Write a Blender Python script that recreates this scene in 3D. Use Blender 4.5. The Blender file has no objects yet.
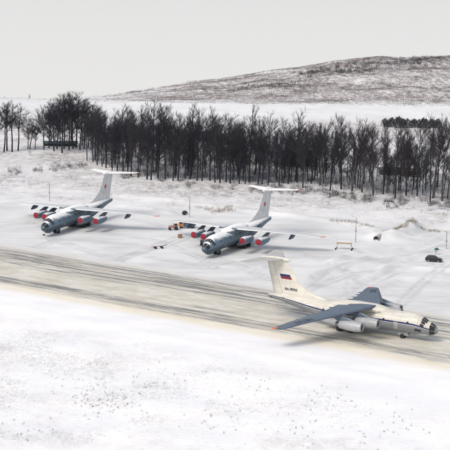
import bpy, bmesh, math, random
import numpy as np
from mathutils import Vector, Matrix

# ------------------------------------------------------------------ camera
CAM_H, PITCH, ROLL, FPX = 85.717, 0.181705, 0.0166686, 1486.6
sc = bpy.context.scene
COL = sc.collection
fw = np.array([0, math.cos(PITCH), -math.sin(PITCH)])
up = np.array([0, math.sin(PITCH), math.cos(PITCH)])
rt = np.array([1.0, 0, 0])
CR = math.cos(ROLL) * rt + math.sin(ROLL) * up
CU = -math.sin(ROLL) * rt + math.cos(ROLL) * up
cd = bpy.data.cameras.new('camera'); cam = bpy.data.objects.new('camera', cd); COL.objects.link(cam)
cd.sensor_width = 36; cd.lens = FPX / 450 * 36; cd.clip_start = 1; cd.clip_end = 60000
cam.matrix_world = Matrix(((CR[0], CU[0], -fw[0], 0), (CR[1], CU[1], -fw[1], 0), (CR[2], CU[2], -fw[2], CAM_H), (0, 0, 0, 1)))
sc.camera = cam

# ------------------------------------------------------------------ sky and sun
SUN_EL, SUN_AZ = math.radians(48), math.radians(-42)     # soft light from the left, behind the camera
w = bpy.data.worlds.new('World'); sc.world = w; w.use_nodes = True
nt = w.node_tree; nt.nodes.clear()
sky = nt.nodes.new('ShaderNodeTexSky'); sky.sky_type = 'NISHITA'; sky.sun_disc = False
sky.sun_elevation = SUN_EL; sky.sun_rotation = math.radians(180) - SUN_AZ
sky.dust_density = 6; sky.air_density = 1.0; sky.ozone_density = 1.0
bg1 = nt.nodes.new('ShaderNodeBackground'); bg1.inputs[1].default_value = 0.05
bg2 = nt.nodes.new('ShaderNodeBackground'); bg2.inputs[0].default_value = (0.775, 0.80, 0.83, 1); bg2.inputs[1].default_value = 0.35
addn = nt.nodes.new('ShaderNodeAddShader'); wo = nt.nodes.new('ShaderNodeOutputWorld')
nt.links.new(sky.outputs[0], bg1.inputs[0]); nt.links.new(bg1.outputs[0], addn.inputs[0])
nt.links.new(bg2.outputs[0], addn.inputs[1]); nt.links.new(addn.outputs[0], wo.inputs[0])
sd = bpy.data.lights.new('sun', 'SUN'); sun = bpy.data.objects.new('sun', sd); COL.objects.link(sun)
sd.energy = 1.4; sd.angle = math.radians(24); sd.color = (1.0, 0.95, 0.88)
sdir = Vector((-math.sin(SUN_AZ) * math.cos(SUN_EL), math.cos(SUN_AZ) * math.cos(SUN_EL), -math.sin(SUN_EL)))
sun.rotation_euler = sdir.to_track_quat('-Z', 'Y').to_euler(); sun.location = (0, -50, 200)
sc.view_settings.view_transform = 'Standard'; sc.view_settings.look = 'None'
sc.view_settings.exposure = 0.42; sc.view_settings.gamma = 1
sc.cycles.max_bounces = 4; sc.cycles.diffuse_bounces = 3; sc.cycles.volume_bounces = 0
sc.cycles.transparent_max_bounces = 8

R = random.Random(7)
rng = np.random.default_rng(11)

# ------------------------------------------------------------------ pixel -> ground
def ray(x, y):
    return fw + CR * (x - 225) / FPX + CU * (225 - y) / FPX
def P(x, y, z=0.0):
    d = ray(x, y); t = (z - CAM_H) / d[2]
    return Vector((d[0] * t, d[1] * t, z))
def atY(x, y, Y):
    d = ray(x, y); t = Y / d[1]
    return Vector((d[0] * t, Y, CAM_H + d[2] * t))

# ------------------------------------------------------------------ value noise
_perm = rng.random((256, 256))
def vnoise(x, y):
    x = np.asarray(x, float); y = np.asarray(y, float)
    xi = np.floor(x).astype(int); yi = np.floor(y).astype(int); fx = x - xi; fy = y - yi
    fx = fx * fx * (3 - 2 * fx); fy = fy * fy * (3 - 2 * fy)
    a = _perm[xi & 255, yi & 255]; b = _perm[(xi + 1) & 255, yi & 255]
    c = _perm[xi & 255, (yi + 1) & 255]; d = _perm[(xi + 1) & 255, (yi + 1) & 255]
    return (a * (1 - fx) + b * fx) * (1 - fy) + (c * (1 - fx) + d * fx) * fy - 0.5
def fbm(x, y, o=4):
    s = 0; a = 1.0
    for k in range(o):
        s = s + a * vnoise(x * 2 ** k + 17.3 * k, y * 2 ** k + 5.1 * k); a *= 0.5
    return s
def sstep(a, b, x):
    t = np.clip((x - a) / (b - a), 0, 1); return t * t * (3 - 2 * t)
def poly_dist(X, Y, pts):
    X = np.asarray(X, float); Y = np.asarray(Y, float)
    best = np.full(X.shape, 1e9)
    for (ax, ay), (bx, by) in zip(pts[:-1], pts[1:]):
        dx, dy = bx - ax, by - ay; L = dx * dx + dy * dy
        t = np.clip(((X - ax) * dx + (Y - ay) * dy) / L, 0, 1)
        best = np.minimum(best, np.hypot(X - ax - t * dx, Y - ay - t * dy))
    return best
def pxline(*pts): return [tuple(P(x, y)[:2]) for x, y in pts]

# ------------------------------------------------------------------ terrain
RDIR = math.radians(-33.4); RU = (math.cos(RDIR), math.sin(RDIR)); RV = (-math.sin(RDIR), math.cos(RDIR))
V0, V1 = 277.5, 322.5                                    # taxiway edges, metres across
BANK = pxline((60, 190), (112, 195), (165, 200), (240, 210), (300, 217), (345, 223), (372, 229))
BANK2 = pxline((395, 243), (420, 238), (450, 227), (480, 219))
DRIFTS = [pxline((296, 287), (318, 275), (345, 268), (380, 263)), pxline((352, 286), (385, 272), (415, 268), (450, 270)),
          pxline((410, 250), (432, 242), (452, 230)), pxline((384, 268), (405, 262), (425, 252), (450, 243)),
          pxline((0, 192), (30, 187), (52, 186)), pxline((305, 280), (335, 268), (372, 257), (400, 250)), pxline((372, 292), (400, 280), (440, 276)), pxline((330, 262), (352, 254), (380, 247)), pxline((120, 206), (150, 209), (172, 214)), pxline((0, 206), (20, 203), (34, 204)), pxline((225, 282), (250, 272), (262, 268))]
MOUND = pxline((374, 238), (392, 238), (408, 232), (414, 227))
CUL = (P(376.2, 241.5).x + 0.9, P(376.2, 241.5).y + 2.6)
cx = [(-400, 98), (0, 98), (60, 98), (110, 96), (150, 88), (200, 80), (250, 73), (300, 67), (340, 61), (380, 57), (450, 55.5), (800, 58)]
cpt = [atY(x, y, 1000) for x, y in cx]
CXX = np.array([c.x for c in cpt]); CZ = np.array([c.z for c in cpt])
def terr(X, Y):
    X = np.asarray(X, float); Y = np.asarray(Y, float)
    u = X * RU[0] + Y * RU[1]; v = X * RV[0] + Y * RV[1]
    z = np.zeros(np.broadcast(X, Y).shape)
    on = sstep(V0 - 7.5, V0 - 16, v) + sstep(V1 + 1, V1 + 10, v)   # 0 on the taxiway
    far = sstep(520, 600, Y)
    z = z + on * (0.28 * fbm(X / 19, Y / 26, 3) + 0.10 * fbm(X / 4.1, Y / 5.5, 3)) * (1 + 1.2 * far)
    rough = sstep(486, 505, Y + 0.25 * X) * sstep(760, 700, Y)
    z = z + rough * 0.5 * fbm(X / 7, Y / 9, 3)
    d = poly_dist(X, Y, BANK); z = z + (0.75 + 0.9 * vnoise(X / 5, Y / 5)) * np.exp(-(d / 2.2) ** 2)
    d = poly_dist(X, Y, BANK2); z = z + (0.5 + 0.5 * vnoise(X / 3, Y / 3)) * np.exp(-(d / 1.6) ** 2)
    for k, l in enumerate(DRIFTS):
        d = poly_dist(X, Y, l); z = z + (0.8 + 0.7 * vnoise(X / 4, Y / 4 + k)) * np.exp(-(d / 1.3) ** 2) * on
    d = poly_dist(X, Y, MOUND); z = z + 0.9 * np.exp(-(np.hypot(X - CUL[0], Y - CUL[1]) / 2.2) ** 2) + (2.3 + 1.8 * fbm(X / 2.4, Y / 2.4, 3)) * np.exp(-(d / 2.9) ** 2)
    # bermed snow ridge on the field side of the taxiway
    z = z + 0.16 * np.exp(-((v - V0 + 13) / 2.6) ** 2) * (1 + vnoise(u / 9, v / 2))
    # hill, crest about a kilometre off, the land falls away behind it
    zc = np.interp(X, CXX, CZ) + 1.8 * fbm(X / 30, X * 0 + 3.3, 6)
    t = sstep(835, 1010, Y)
    z = z + np.where(Y < 1000, t * zc, zc - 0.17 * np.maximum(Y - 1000, 0)) * (Y > 835)
    z = z + sstep(850, 900, Y) * sstep(1040, 1000, Y) * 1.6 * fbm(X / 24, Y / 16, 4)
    return np.maximum(z, -75 + 3 * fbm(X / 400, Y / 400, 2))
def tz(x, y): return float(terr(np.array([x]), np.array([y]))[0])
def G(x, y):
    p = P(x, y)
    for _ in range(3): p = P(x, y, tz(p.x, p.y))
    return p

# ------------------------------------------------------------------ materials
MATS = {}
def nodes(name):
    m = bpy.data.materials.new(name); m.use_nodes = True; MATS[name] = m
    n = m.node_tree.nodes; return m, n, m.node_tree.links, n['Principled BSDF']
def paint(name, col, rough=0.5, metal=0.0, var=0.12, scale=1.5, bump=0.0):
    m, n, l, b = nodes(name)
    tc = n.new('ShaderNodeTexCoord'); no = n.new('ShaderNodeTexNoise'); no.inputs['Scale'].default_value = scale; no.inputs['Detail'].default_value = 5
    mp = n.new('ShaderNodeMapRange'); mp.inputs[1].default_value = 0.25; mp.inputs[2].default_value = 0.75
    mp.inputs[3].default_value = 1 - var; mp.inputs[4].default_value = 1 + var
    mx = n.new('ShaderNodeVectorMath'); mx.operation = 'SCALE'; mx.inputs[0].default_value = col
    l.new(tc.outputs['Object'], no.inputs['Vector']); l.new(no.outputs['Fac'], mp.inputs[0]); l.new(mp.outputs[0], mx.inputs['Scale'])
    l.new(mx.outputs[0], b.inputs['Base Color']); b.inputs['Roughness'].default_value = rough; b.inputs['Metallic'].default_value = metal
    if bump:
        bp = n.new('ShaderNodeBump'); bp.inputs['Strength'].default_value = bump; l.new(no.outputs['Fac'], bp.inputs['Height']); l.new(bp.outputs[0], b.inputs['Normal'])
    return m
def panel_lines(n, l, col_socket, step=2.1, dark=0.72):
    tc = n.new('ShaderNodeTexCoord'); sp_ = n.new('ShaderNodeSeparateXYZ'); l.new(tc.outputs['Object'], sp_.inputs[0])
    prev = None
    for ax, st_ in (('X', step), ('Y', step * 0.9), ('Z', 0.93)):
        a = n.new('ShaderNodeMath'); a.operation = 'PINGPONG'; a.inputs[1].default_value = st_ / 2; l.new(sp_.outputs[ax], a.inputs[0])
        b = n.new('ShaderNodeMapRange'); b.inputs[1].default_value = 0.0; b.inputs[2].default_value = 0.05; b.inputs[3].default_value = dark if ax != 'Z' else 0.88; b.inputs[4].default_value = 1.0; l.new(a.outputs[0], b.inputs[0])
        if prev is None: prev = b.outputs[0]
        else:
            c = n.new('ShaderNodeMath'); c.operation = 'MINIMUM'; l.new(prev, c.inputs[0]); l.new(b.outputs[0], c.inputs[1]); prev = c.outputs[0]
    no = n.new('ShaderNodeTexNoise'); no.inputs['Scale'].default_value = 1.0; no.inputs['Detail'].default_value = 6; no.inputs['Roughness'].default_value = 0.7
    mp_ = n.new('ShaderNodeMapping'); mp_.inputs['Scale'].default_value = (0.22, 1.6, 0.5); l.new(tc.outputs['Object'], mp_.inputs[0]); l.new(mp_.outputs[0], no.inputs['Vector'])
    g = n.new('ShaderNodeMapRange'); g.inputs[1].default_value = 0.36; g.inputs[2].default_value = 0.58; g.inputs[3].default_value = 0.86; g.inputs[4].default_value = 1.03; l.new(no.outputs['Fac'], g.inputs[0])
    m_ = n.new('ShaderNodeMath'); m_.operation = 'MULTIPLY'; l.new(prev, m_.inputs[0]); l.new(g.outputs[0], m_.inputs[1])
    v = n.new('ShaderNodeVectorMath'); v.operation = 'SCALE'; l.new(col_socket, v.inputs[0]); l.new(m_.outputs[0], v.inputs['Scale']); return v.outputs[0]
def frosted(name, col, rough=0.5, amount=1.0, line=None):
    """paint that carries settled snow where it faces up"""
    m, n, l, b = nodes(name)
    tc = n.new('ShaderNodeTexCoord'); ge = n.new('ShaderNodeNewGeometry'); sx = n.new('ShaderNodeSeparateXYZ'); l.new(ge.outputs['Normal'], sx.inputs[0])
    no = n.new('ShaderNodeTexNoise'); no.inputs['Scale'].default_value = 0.55; no.inputs['Detail'].default_value = 6; no.inputs['Roughness'].default_value = 0.65
    l.new(tc.outputs['Object'], no.inputs['Vector'])
    ad = n.new('ShaderNodeMath'); ad.operation = 'MULTIPLY_ADD'; ad.inputs[1].default_value = 0.75; l.new(no.outputs['Fac'], ad.inputs[0]); l.new(sx.outputs['Z'], ad.inputs[2])
    mp = n.new('ShaderNodeMapRange'); mp.interpolation_type = 'SMOOTHSTEP'; mp.inputs[1].default_value = 0.80; mp.inputs[2].default_value = 1.20; mp.inputs[4].default_value = amount
    l.new(ad.outputs[0], mp.inputs[0])
    n2 = n.new('ShaderNodeTexNoise'); n2.inputs['Scale'].default_value = 1.2; n2.inputs['Detail'].default_value = 4; l.new(tc.outputs['Object'], n2.inputs['Vector'])
    cr = n.new('ShaderNodeValToRGB'); cr.color_ramp.elements[0].position = 0.3; cr.color_ramp.elements[1].position = 0.7
    cr.color_ramp.elements[0].color = (*[c * 0.84 for c in col], 1); cr.color_ramp.elements[1].color = (*[min(1, c * 1.1) for c in col], 1)
    l.new(n2.outputs['Fac'], cr.inputs[0])
    mx = n.new('ShaderNodeMix'); mx.data_type = 'RGBA'; mx.inputs[7].default_value = (0.80, 0.81, 0.82, 1)
    l.new(mp.outputs[0], mx.inputs[0]); l.new(panel_lines(n, l, cr.outputs[0]), mx.inputs[6]); l.new(mx.outputs[2], b.inputs['Base Color'])
    rr = n.new('ShaderNodeMapRange'); rr.inputs[3].default_value = rough; rr.inputs[4].default_value = 0.9; l.new(mp.outputs[0], rr.inputs[0]); l.new(rr.outputs[0], b.inputs['Roughness'])
    return m

# snow sheet: attribute 'wear' = packed/dirty snow, 'scrub' = brown growth showing through
m, n, l, b = nodes('snow')
ge = n.new('ShaderNodeNewGeometry')
at = n.new('ShaderNodeAttribute'); at.attribute_name = 'wear'
as_ = n.new('ShaderNodeAttribute'); as_.attribute_name = 'scrub'
at2 = n.new('ShaderNodeAttribute'); at2.attribute_name = 'track'
at3 = n.new('ShaderNodeAttribute'); at3.attribute_name = 'plain'
def noise_node(scale, detail=6, rough=0.6, vec=None, sc3=None):
    no = n.new('ShaderNodeTexNoise'); no.inputs['Scale'].default_value = scale; no.inputs['Detail'].default_value = detail; no.inputs['Roughness'].default_value = rough
    v = vec if vec is not None else ge.outputs['Position']
    if sc3:
        mpn = n.new('ShaderNodeMapping'); mpn.inputs['Scale'].default_value = sc3[:3]; mpn.inputs['Rotation'].default_value = (0, 0, sc3[3]); l.new(v, mpn.inputs[0]); v = mpn.outputs[0]
    l.new(v, no.inputs['Vector']); return no.outputs['Fac']
def ramp(fac, a, bb, lo=0.0, hi=1.0):
    r = n.new('ShaderNodeMapRange'); r.interpolation_type = 'SMOOTHSTEP'
    r.inputs[1].default_value = a; r.inputs[2].default_value = bb; r.inputs[3].default_value = lo; r.inputs[4].default_value = hi
    l.new(fac, r.inputs[0]); return r.outputs[0]
def mul(a, c, op='MULTIPLY'):
    r = n.new('ShaderNodeMath'); r.operation = op
    for i, s in enumerate((a, c)):
        if isinstance(s, (int, float)): r.inputs[i].default_value = s
        else: l.new(s, r.inputs[i])
    return r.outputs[0]
def mixc(fac, c0, c1):
    r = n.new('ShaderNodeMix'); r.data_type = 'RGBA'
    if isinstance(fac, (int, float)): r.inputs[0].default_value = fac
    else: l.new(fac, r.inputs[0])
    for i, c in ((6, c0), (7, c1)):
        if isinstance(c, tuple): r.inputs[i].default_value = (*c, 1)
        else: l.new(c, r.inputs[i])
    return r.outputs[2]
drift = ramp(noise_node(0.05, 7, 0.62, sc3=(1, 1.8, 1, 0.35)), 0.35, 0.68)
fresh = mixc(drift, (0.81, 0.82, 0.855), (0.90, 0.90, 0.905))
packed = mixc(ramp(noise_node(0.11, 8, 0.7, sc3=(0.5, 1.4, 1, 0.45)), 0.3, 0.7), (0.54, 0.555, 0.575), (0.71, 0.715, 0.72))
c = mixc(at.outputs['Fac'], fresh, packed)
c = mixc(mul(at2.outputs['Fac'], 0.9), c, (0.42, 0.43, 0.455))
scn = ramp(noise_node(0.38, 9, 0.78, sc3=(1, 0.55, 1, 0.2)), 0.36, 0.60)
scn2 = ramp(noise_node(0.05, 5, 0.6), 0.22, 0.50)
scc = mixc(ramp(noise_node(0.13, 4), 0.4, 0.6), (0.20, 0.18, 0.185), (0.33, 0.285, 0.27))
c = mixc(mul(mul(scn, scn2), as_.outputs['Fac']), c, scc)
c = mixc(at3.outputs['Fac'], c, (0.70, 0.71, 0.70))
l.new(c, b.inputs['Base Color']); b.inputs['Roughness'].default_value = 0.75
bp = n.new('ShaderNodeBump'); l.new(ramp(at3.outputs['Fac'], 0.0, 1.0, 0.55, 0.0), bp.inputs['Strength']); bp.inputs['Distance'].default_value = 0.25
l.new(noise_node(0.9, 8, 0.65, sc3=(0.6, 1.3, 1, 0.4)), bp.inputs['Height']); l.new(bp.outputs[0], b.inputs['Normal'])

# taxiway: scraped asphalt, streaked along its length; object X runs along, Y across from the field edge
m, n, l, b = nodes('scraped_asphalt')
tc = n.new('ShaderNodeTexCoord'); ov = tc.outputs['Object']
sp = n.new('ShaderNodeSeparateXYZ'); l.new(ov, sp.inputs[0])
wob = mul(mul(noise_node(0.035, 4, 0.6, ov), 0.5, 'SUBTRACT'), 5.0)
vv = mul(sp.outputs['Y'], wob, 'ADD')
cr = n.new('ShaderNodeValToRGB'); e = cr.color_ramp.elements
# amount of bare surface across the strip
stops = [(0.0, 0.0), (0.10, 0.02), (0.15, 0.60), (0.235, 0.72), (0.29, 0.42), (0.40, 0.22), (0.50, 0.30), (0.58, 0.62), (0.70, 0.74), (0.84, 0.70), (0.95, 0.55), (1.0, 0.35)]
e[0].position, e[0].color = 0, (0, 0, 0, 1); e[1].position, e[1].color = 1, (0.35, 0.35, 0.35, 1)
for p_, v_ in stops[1:-1]:
    q = e.new(p_); q.color = (v_, v_, v_, 1)
l.new(mul(vv, 1 / 45.0), cr.inputs[0])
st1 = noise_node(1.0, 8, 0.72, ov, (0.022, 0.55, 1, 0.0))
st2 = noise_node(1.0, 6, 0.7, ov, (0.05, 1.9, 1, 0.012))
st3 = noise_node(1.0, 5, 0.65, ov, (0.10, 0.26, 1, -0.06))
st4 = noise_node(1.0, 9, 0.78, ov, (0.16, 1.15, 1, 0.02))
st5 = noise_node(1.0, 4, 0.6, ov, (0.012, 0.16, 1, 0.0))
mixn = mul(mul(mul(st1, 0.38), mul(st2, 0.24), 'ADD'), mul(mul(st3, 0.08), mul(st4, 0.30), 'ADD'), 'ADD')
mixn = mul(mul(mul(mixn, 0.5, 'SUBTRACT'), 2.3), 0.5, 'ADD')
bare = mul(cr.outputs[0], ramp(st5, 0.3, 0.65, 0.75, 1.15))
thr = ramp(mul(mixn, mul(mul(bare, 0.36), 0.204, 'SUBTRACT'), 'ADD'), 0.485, 0.605)
ice = mixc(ramp(mul(mul(st3, 0.5), mul(st4, 0.5), 'ADD'), 0.40, 0.60), (0.51, 0.48, 0.405), (0.70, 0.68, 0.625))
sand = mixc(ramp(st3, 0.3, 0.7), (0.74, 0.67, 0.53), (0.82, 0.78, 0.70))
edge = ramp(vv, 6.5, 3.8)
base = mixc(edge, ice, sand)
tar = mixc(ramp(st4, 0.38, 0.62), (0.065, 0.067, 0.078), (0.22, 0.222, 0.23))
c = mixc(mul(thr, 0.88), base, tar)
apr = ramp(mul(sp.outputs['Y'], mul(mul(st4, 0.5, 'SUBTRACT'), 22.0), 'ADD'), 38.0, 46.0)
c = mixc(apr, c, (0.67, 0.67, 0.665))
outer = ramp(mul(vv, mul(mul(st3, 0.5, 'SUBTRACT'), 9.0), 'ADD'), 3.4, -2.4)
ge = n.new('ShaderNodeNewGeometry')
c = mixc(outer, c, mixc(ramp(noise_node(0.05, 7, 0.62, sc3=(1, 1.8, 1, 0.35)), 0.35, 0.68), (0.81, 0.82, 0.855), (0.90, 0.90, 0.905)))
l.new(c, b.inputs['Base Color']); b.inputs['Roughness'].default_value = 0.55
bp = n.new('ShaderNodeBump'); bp.inputs['Strength'].default_value = 0.35; bp.inputs['Distance'].default_value = 0.08; l.new(mixn, bp.inputs['Height']); l.new(bp.outputs[0], b.inputs['Normal'])

paint('bark', (0.012, 0.016, 0.030), 0.9, var=0.4, scale=0.8, bump=0.4)
paint('bark_pale', (0.055, 0.052, 0.058), 0.9, var=0.45, scale=0.9, bump=0.4)
paint('twig', (0.011, 0.014, 0.027), 0.9, var=0.3, scale=0.3)
paint('twig_brown', (0.024, 0.021, 0.028), 0.9, var=0.3, scale=0.3)
paint('scrub_pink', (0.145, 0.118, 0.118), 0.9, var=0.35, scale=0.05)
paint('dry_grass', (0.21, 0.165, 0.115), 0.9, var=0.35, scale=0.2)
paint('weed', (0.085, 0.09, 0.09), 0.9, var=0.4, scale=0.2)
paint('evergreen', (0.022, 0.028, 0.034), 0.9, var=0.4, scale=0.6)
paint('grey_blue', (0.30, 0.36, 0.42), 0.5, var=0.1)
paint('glass_dark', (0.015, 0.018, 0.022), 0.12, var=0.0)
paint('frame_grey', (0.33, 0.36, 0.40), 0.5)
paint('tyre', (0.02, 0.02, 0.022), 0.85, var=0.2, scale=4)
paint('hub', (0.35, 0.36, 0.37), 0.4, metal=0.5)
paint('strut_steel', (0.28, 0.30, 0.32), 0.4, metal=0.6)
paint('cover_red', (0.25, 0.012, 0.026), 0.85, var=0.3, scale=1.6, bump=0.6)
paint('star_red', (0.55, 0.03, 0.03), 0.5, var=0.05)
paint('orange_tip', (0.70, 0.17, 0.05), 0.5, var=0.15)
paint('pylon_navy', (0.04, 0.062, 0.10), 0.5, var=0.2)
paint('engine_metal', (0.26, 0.28, 0.31), 0.35, metal=0.7)
paint('engine_dark', (0.02, 0.02, 0.022), 0.6)
paint('letter_dark', (0.05, 0.055, 0.075), 0.6, var=0.0)
paint('tail_grey', (0.46, 0.46, 0.445), 0.45, var=0.1)
paint('flag_white', (0.62, 0.62, 0.62), 0.5, var=0.03)
paint('flag_blue', (0.010, 0.020, 0.10), 0.5, var=0.03)
paint('flag_red', (0.20, 0.012, 0.02), 0.5, var=0.03)
paint('wing_grey', (0.092, 0.128, 0.178), 0.42, var=0.14, scale=0.35)
paint('slat_grey', (0.06, 0.075, 0.11), 0.4, var=0.14, scale=0.6)
paint('cream', (0.65, 0.63, 0.565), 0.38, var=0.05, scale=0.5)
paint('nacelle_grey', (0.36, 0.375, 0.395), 0.35, var=0.1, scale=0.8)
paint('nose_grey', (0.22, 0.24, 0.27), 0.4, var=0.12)
paint('radome_dark', (0.06, 0.095, 0.12), 0.5, var=0.15)
paint('belly_dark', (0.10, 0.13, 0.165), 0.5, var=0.1)
frosted('frost_grey', (0.15, 0.20, 0.25), 0.5)
frosted('frost_wing', (0.15, 0.205, 0.255), 0.5, 0.6)
frosted('frost_fin', (0.68, 0.69, 0.70), 0.5)
hull = frosted('frost_hull_shaded', (0.125, 0.19, 0.245), 0.5)
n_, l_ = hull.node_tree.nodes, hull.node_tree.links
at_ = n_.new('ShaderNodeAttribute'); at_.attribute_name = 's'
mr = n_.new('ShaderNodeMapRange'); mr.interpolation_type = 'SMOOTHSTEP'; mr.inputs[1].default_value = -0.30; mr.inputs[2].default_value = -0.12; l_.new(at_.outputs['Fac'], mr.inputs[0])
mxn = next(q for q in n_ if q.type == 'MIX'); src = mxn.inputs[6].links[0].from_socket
m2 = n_.new('ShaderNodeMix'); m2.data_type = 'RGBA'; m2.inputs[6].default_value = (0.035, 0.062, 0.088, 1); l_.new(mr.outputs[0], m2.inputs[0]); l_.new(src, m2.inputs[7]); l_.new(m2.outputs[2], mxn.inputs[6])  # underside shade painted into the hull: lower half blends to dark teal
frosted('frost_nacelle', (0.10, 0.165, 0.22), 0.45, 0.75)
frosted('frost_roof', (0.02, 0.026, 0.033), 0.8, 0.04)
frosted('frost_green', (0.010, 0.045, 0.05), 0.7, 0.03)
frosted('frost_plank', (0.12, 0.05, 0.03), 0.8, 0.12)
paint('plank_dark', (0.05, 0.045, 0.045), 0.9, var=0.3)
paint('plank_red', (0.22, 0.07, 0.035), 0.8, var=0.25, scale=3)
paint('car_black', (0.012, 0.013, 0.018), 0.22, var=0.0)
paint('lamp_glass', (0.6, 0.6, 0.58), 0.2, var=0.0)
paint('tail_red', (0.45, 0.02, 0.02), 0.3, var=0.0)
paint('ochre', (0.33, 0.235, 0.13), 0.6, var=0.2, scale=2)
paint('pale_steel', (0.52, 0.52, 0.50), 0.5, var=0.2, scale=2)
paint('concrete', (0.38, 0.37, 0.36), 0.85, var=0.2, scale=1.5)
paint('rust', (0.24, 0.10, 0.075), 0.8, var=0.3, scale=2)
paint('truck_orange', (0.48, 0.21, 0.075), 0.5, var=0.15, scale=1.5)
paint('truck_blue', (0.05, 0.085, 0.15), 0.5, var=0.2, scale=1.5)
paint('tractor_pink', (0.38, 0.20, 0.17), 0.6, var=0.2, scale=2)
paint('crate_brown', (0.28, 0.16, 0.11), 0.8, var=0.2, scale=3)
paint('sign_green', (0.02, 0.10, 0.10), 0.5, var=0.1)
paint('white_paint', (0.72, 0.72, 0.70), 0.6, var=0.1, scale=2)
paint('dark_metal', (0.03, 0.032, 0.036), 0.6, var=0.2)

for nm in ('cream', 'wing_grey', 'nacelle_grey', 'tail_grey'):
    nt_ = MATS[nm].node_tree; b_ = nt_.nodes['Principled BSDF']; src = b_.inputs['Base Color'].links[0].from_socket
    nt_.links.new(panel_lines(nt_.nodes, nt_.links, src), b_.inputs['Base Color'])
# C fuselage livery: attribute 's' = height on the section, -1 keel .. 1 crown
m, n, l, b = nodes('livery')
at = n.new('ShaderNodeAttribute'); at.attribute_name = 's'
tc = n.new('ShaderNodeTexCoord'); ov = tc.outputs['Object']
cr = n.new('ShaderNodeValToRGB'); cr.color_ramp.interpolation = 'CONSTANT'; e = cr.color_ramp.elements
e[0].position, e[0].color = 0.0, (0.25, 0.265, 0.29, 1); e[1].position, e[1].color = 0.50, (0.62, 0.62, 0.62, 1)
q = e.new(0.52); q.color = (0.015, 0.025, 0.11, 1); q = e.new(0.60); q.color = (0.68, 0.66, 0.60, 1)
l.new(mul(mul(at.outputs['Fac'], 0.5), 0.5, 'ADD'), cr.inputs[0])
dirt = ramp(noise_node(0.9, 6, 0.7, ov, (0.35, 1, 1, 0)), 0.3, 0.75, 0.82, 1.04)
vm = n.new('ShaderNodeVectorMath'); vm.operation = 'SCALE'; l.new(cr.outputs[0], vm.inputs[0]); l.new(dirt, vm.inputs['Scale'])
l.new(panel_lines(n, l, vm.outputs[0]), b.inputs['Base Color']); b.inputs['Roughness'].default_value = 0.4

# ------------------------------------------------------------------ mesh helpers
class MB:
    def __init__(s): s.v = []; s.f = []
    def add(s, vs, fs):
        o = len(s.v); s.v += [tuple(x) for x in vs]; s.f += [tuple(i + o for i in f) for f in fs]; return s
    def box(s, c, d, rot=None, taper=1.0):
        hx, hy, hz = d[0] / 2, d[1] / 2, d[2] / 2
        vs = []
        for z in (-1, 1):
            k = taper if z > 0 else 1
            vs += [Vector((x * hx * k, y * hy * k, z * hz)) for x, y in ((-1, -1), (1, -1), (1, 1), (-1, 1))]
        if rot is not None: vs = [rot @ q for q in vs]
        c = Vector(c)
        return s.add([q + c for q in vs], [(3, 2, 1, 0), (4, 5, 6, 7), (0, 1, 5, 4), (1, 2, 6, 5), (2, 3, 7, 6), (3, 0, 4, 7)])
    def tube(s, a, b2, r0, r1=None, k=6, cap=True):
        a = Vector(a); b2 = Vector(b2); r1 = r0 if r1 is None else r1
        d = (b2 - a); d = d.normalized() if d.length > 1e-9 else Vector((0, 0, 1))
        x = d.orthogonal().normalized(); y = d.cross(x)
        vs = [a + (x * math.cos(t) + y * math.sin(t)) * r0 for t in [2 * math.pi * i / k for i in range(k)]] + \
             [b2 + (x * math.cos(t) + y * math.sin(t)) * r1 for t in [2 * math.pi * i / k for i in range(k)]]
        fs = [(i, (i + 1) % k, k + (i + 1) % k, k + i) for i in range(k)]
        if cap: fs += [tuple(range(k - 1, -1, -1)), tuple(range(k, 2 * k))]
        return s.add(vs, fs)
    def loft(s, rings, cap=True, closed=True):
        k = len(rings[0]); vs = [p for r in rings for p in r]; fs = []
        for i in range(len(rings) - 1):
            for j in range(k if closed else k - 1):
                j2 = (j + 1) % k
                fs.append((i * k + j, i * k + j2, (i + 1) * k + j2, (i + 1) * k + j))
        if cap: fs += [tuple(range(k - 1, -1, -1)), tuple(range((len(rings) - 1) * k, len(rings) * k))]
        return s.add(vs, fs)
    def lathe_x(s, prof, c, k=20, cap=False):
        """prof: (x, r) list, axis along -X from c"""
        c = Vector(c)
        rings = [[c + Vector((-x, r * math.cos(t), r * math.sin(t))) for t in [2 * math.pi * i / k for i in range(k)]] for x, r in prof]
        return s.loft(rings, cap)
    def mesh(s, name, smooth=None):
        me = bpy.data.meshes.new(name); me.from_pydata(s.v, [], s.f); me.validate()
        bm = bmesh.new(); bm.from_mesh(me); bmesh.ops.recalc_face_normals(bm, faces=bm.faces); bm.to_mesh(me); bm.free()
        if smooth is not None:
            me.shade_smooth(); me.set_sharp_from_angle(angle=math.radians(smooth))
        return me
    def obj(s, name, mat, parent=None, smooth=35):
        return link(name, s.mesh(name, smooth), mat, parent)
def link(name, me, mat, parent=None):
    if mat and not me.materials: me.materials.append(MATS[mat])
    o = bpy.data.objects.new(name, me); COL.objects.link(o)
    if parent: o.parent = parent
    return o
def tag(o, label=None, cat=None, group=None, kind=None):
    if label: o['label'] = label
    if cat: o['category'] = cat
    if group: o['group'] = group
    if kind: o['kind'] = kind
    return o
def thing(name, label, cat, loc=(0, 0, 0), rz=0.0, group=None):
    o = bpy.data.objects.new(name, None); COL.objects.link(o); o.empty_display_size = 1
    o.location = loc; o.rotation_euler = (0, 0, rz); return tag(o, label, cat, group)
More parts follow.
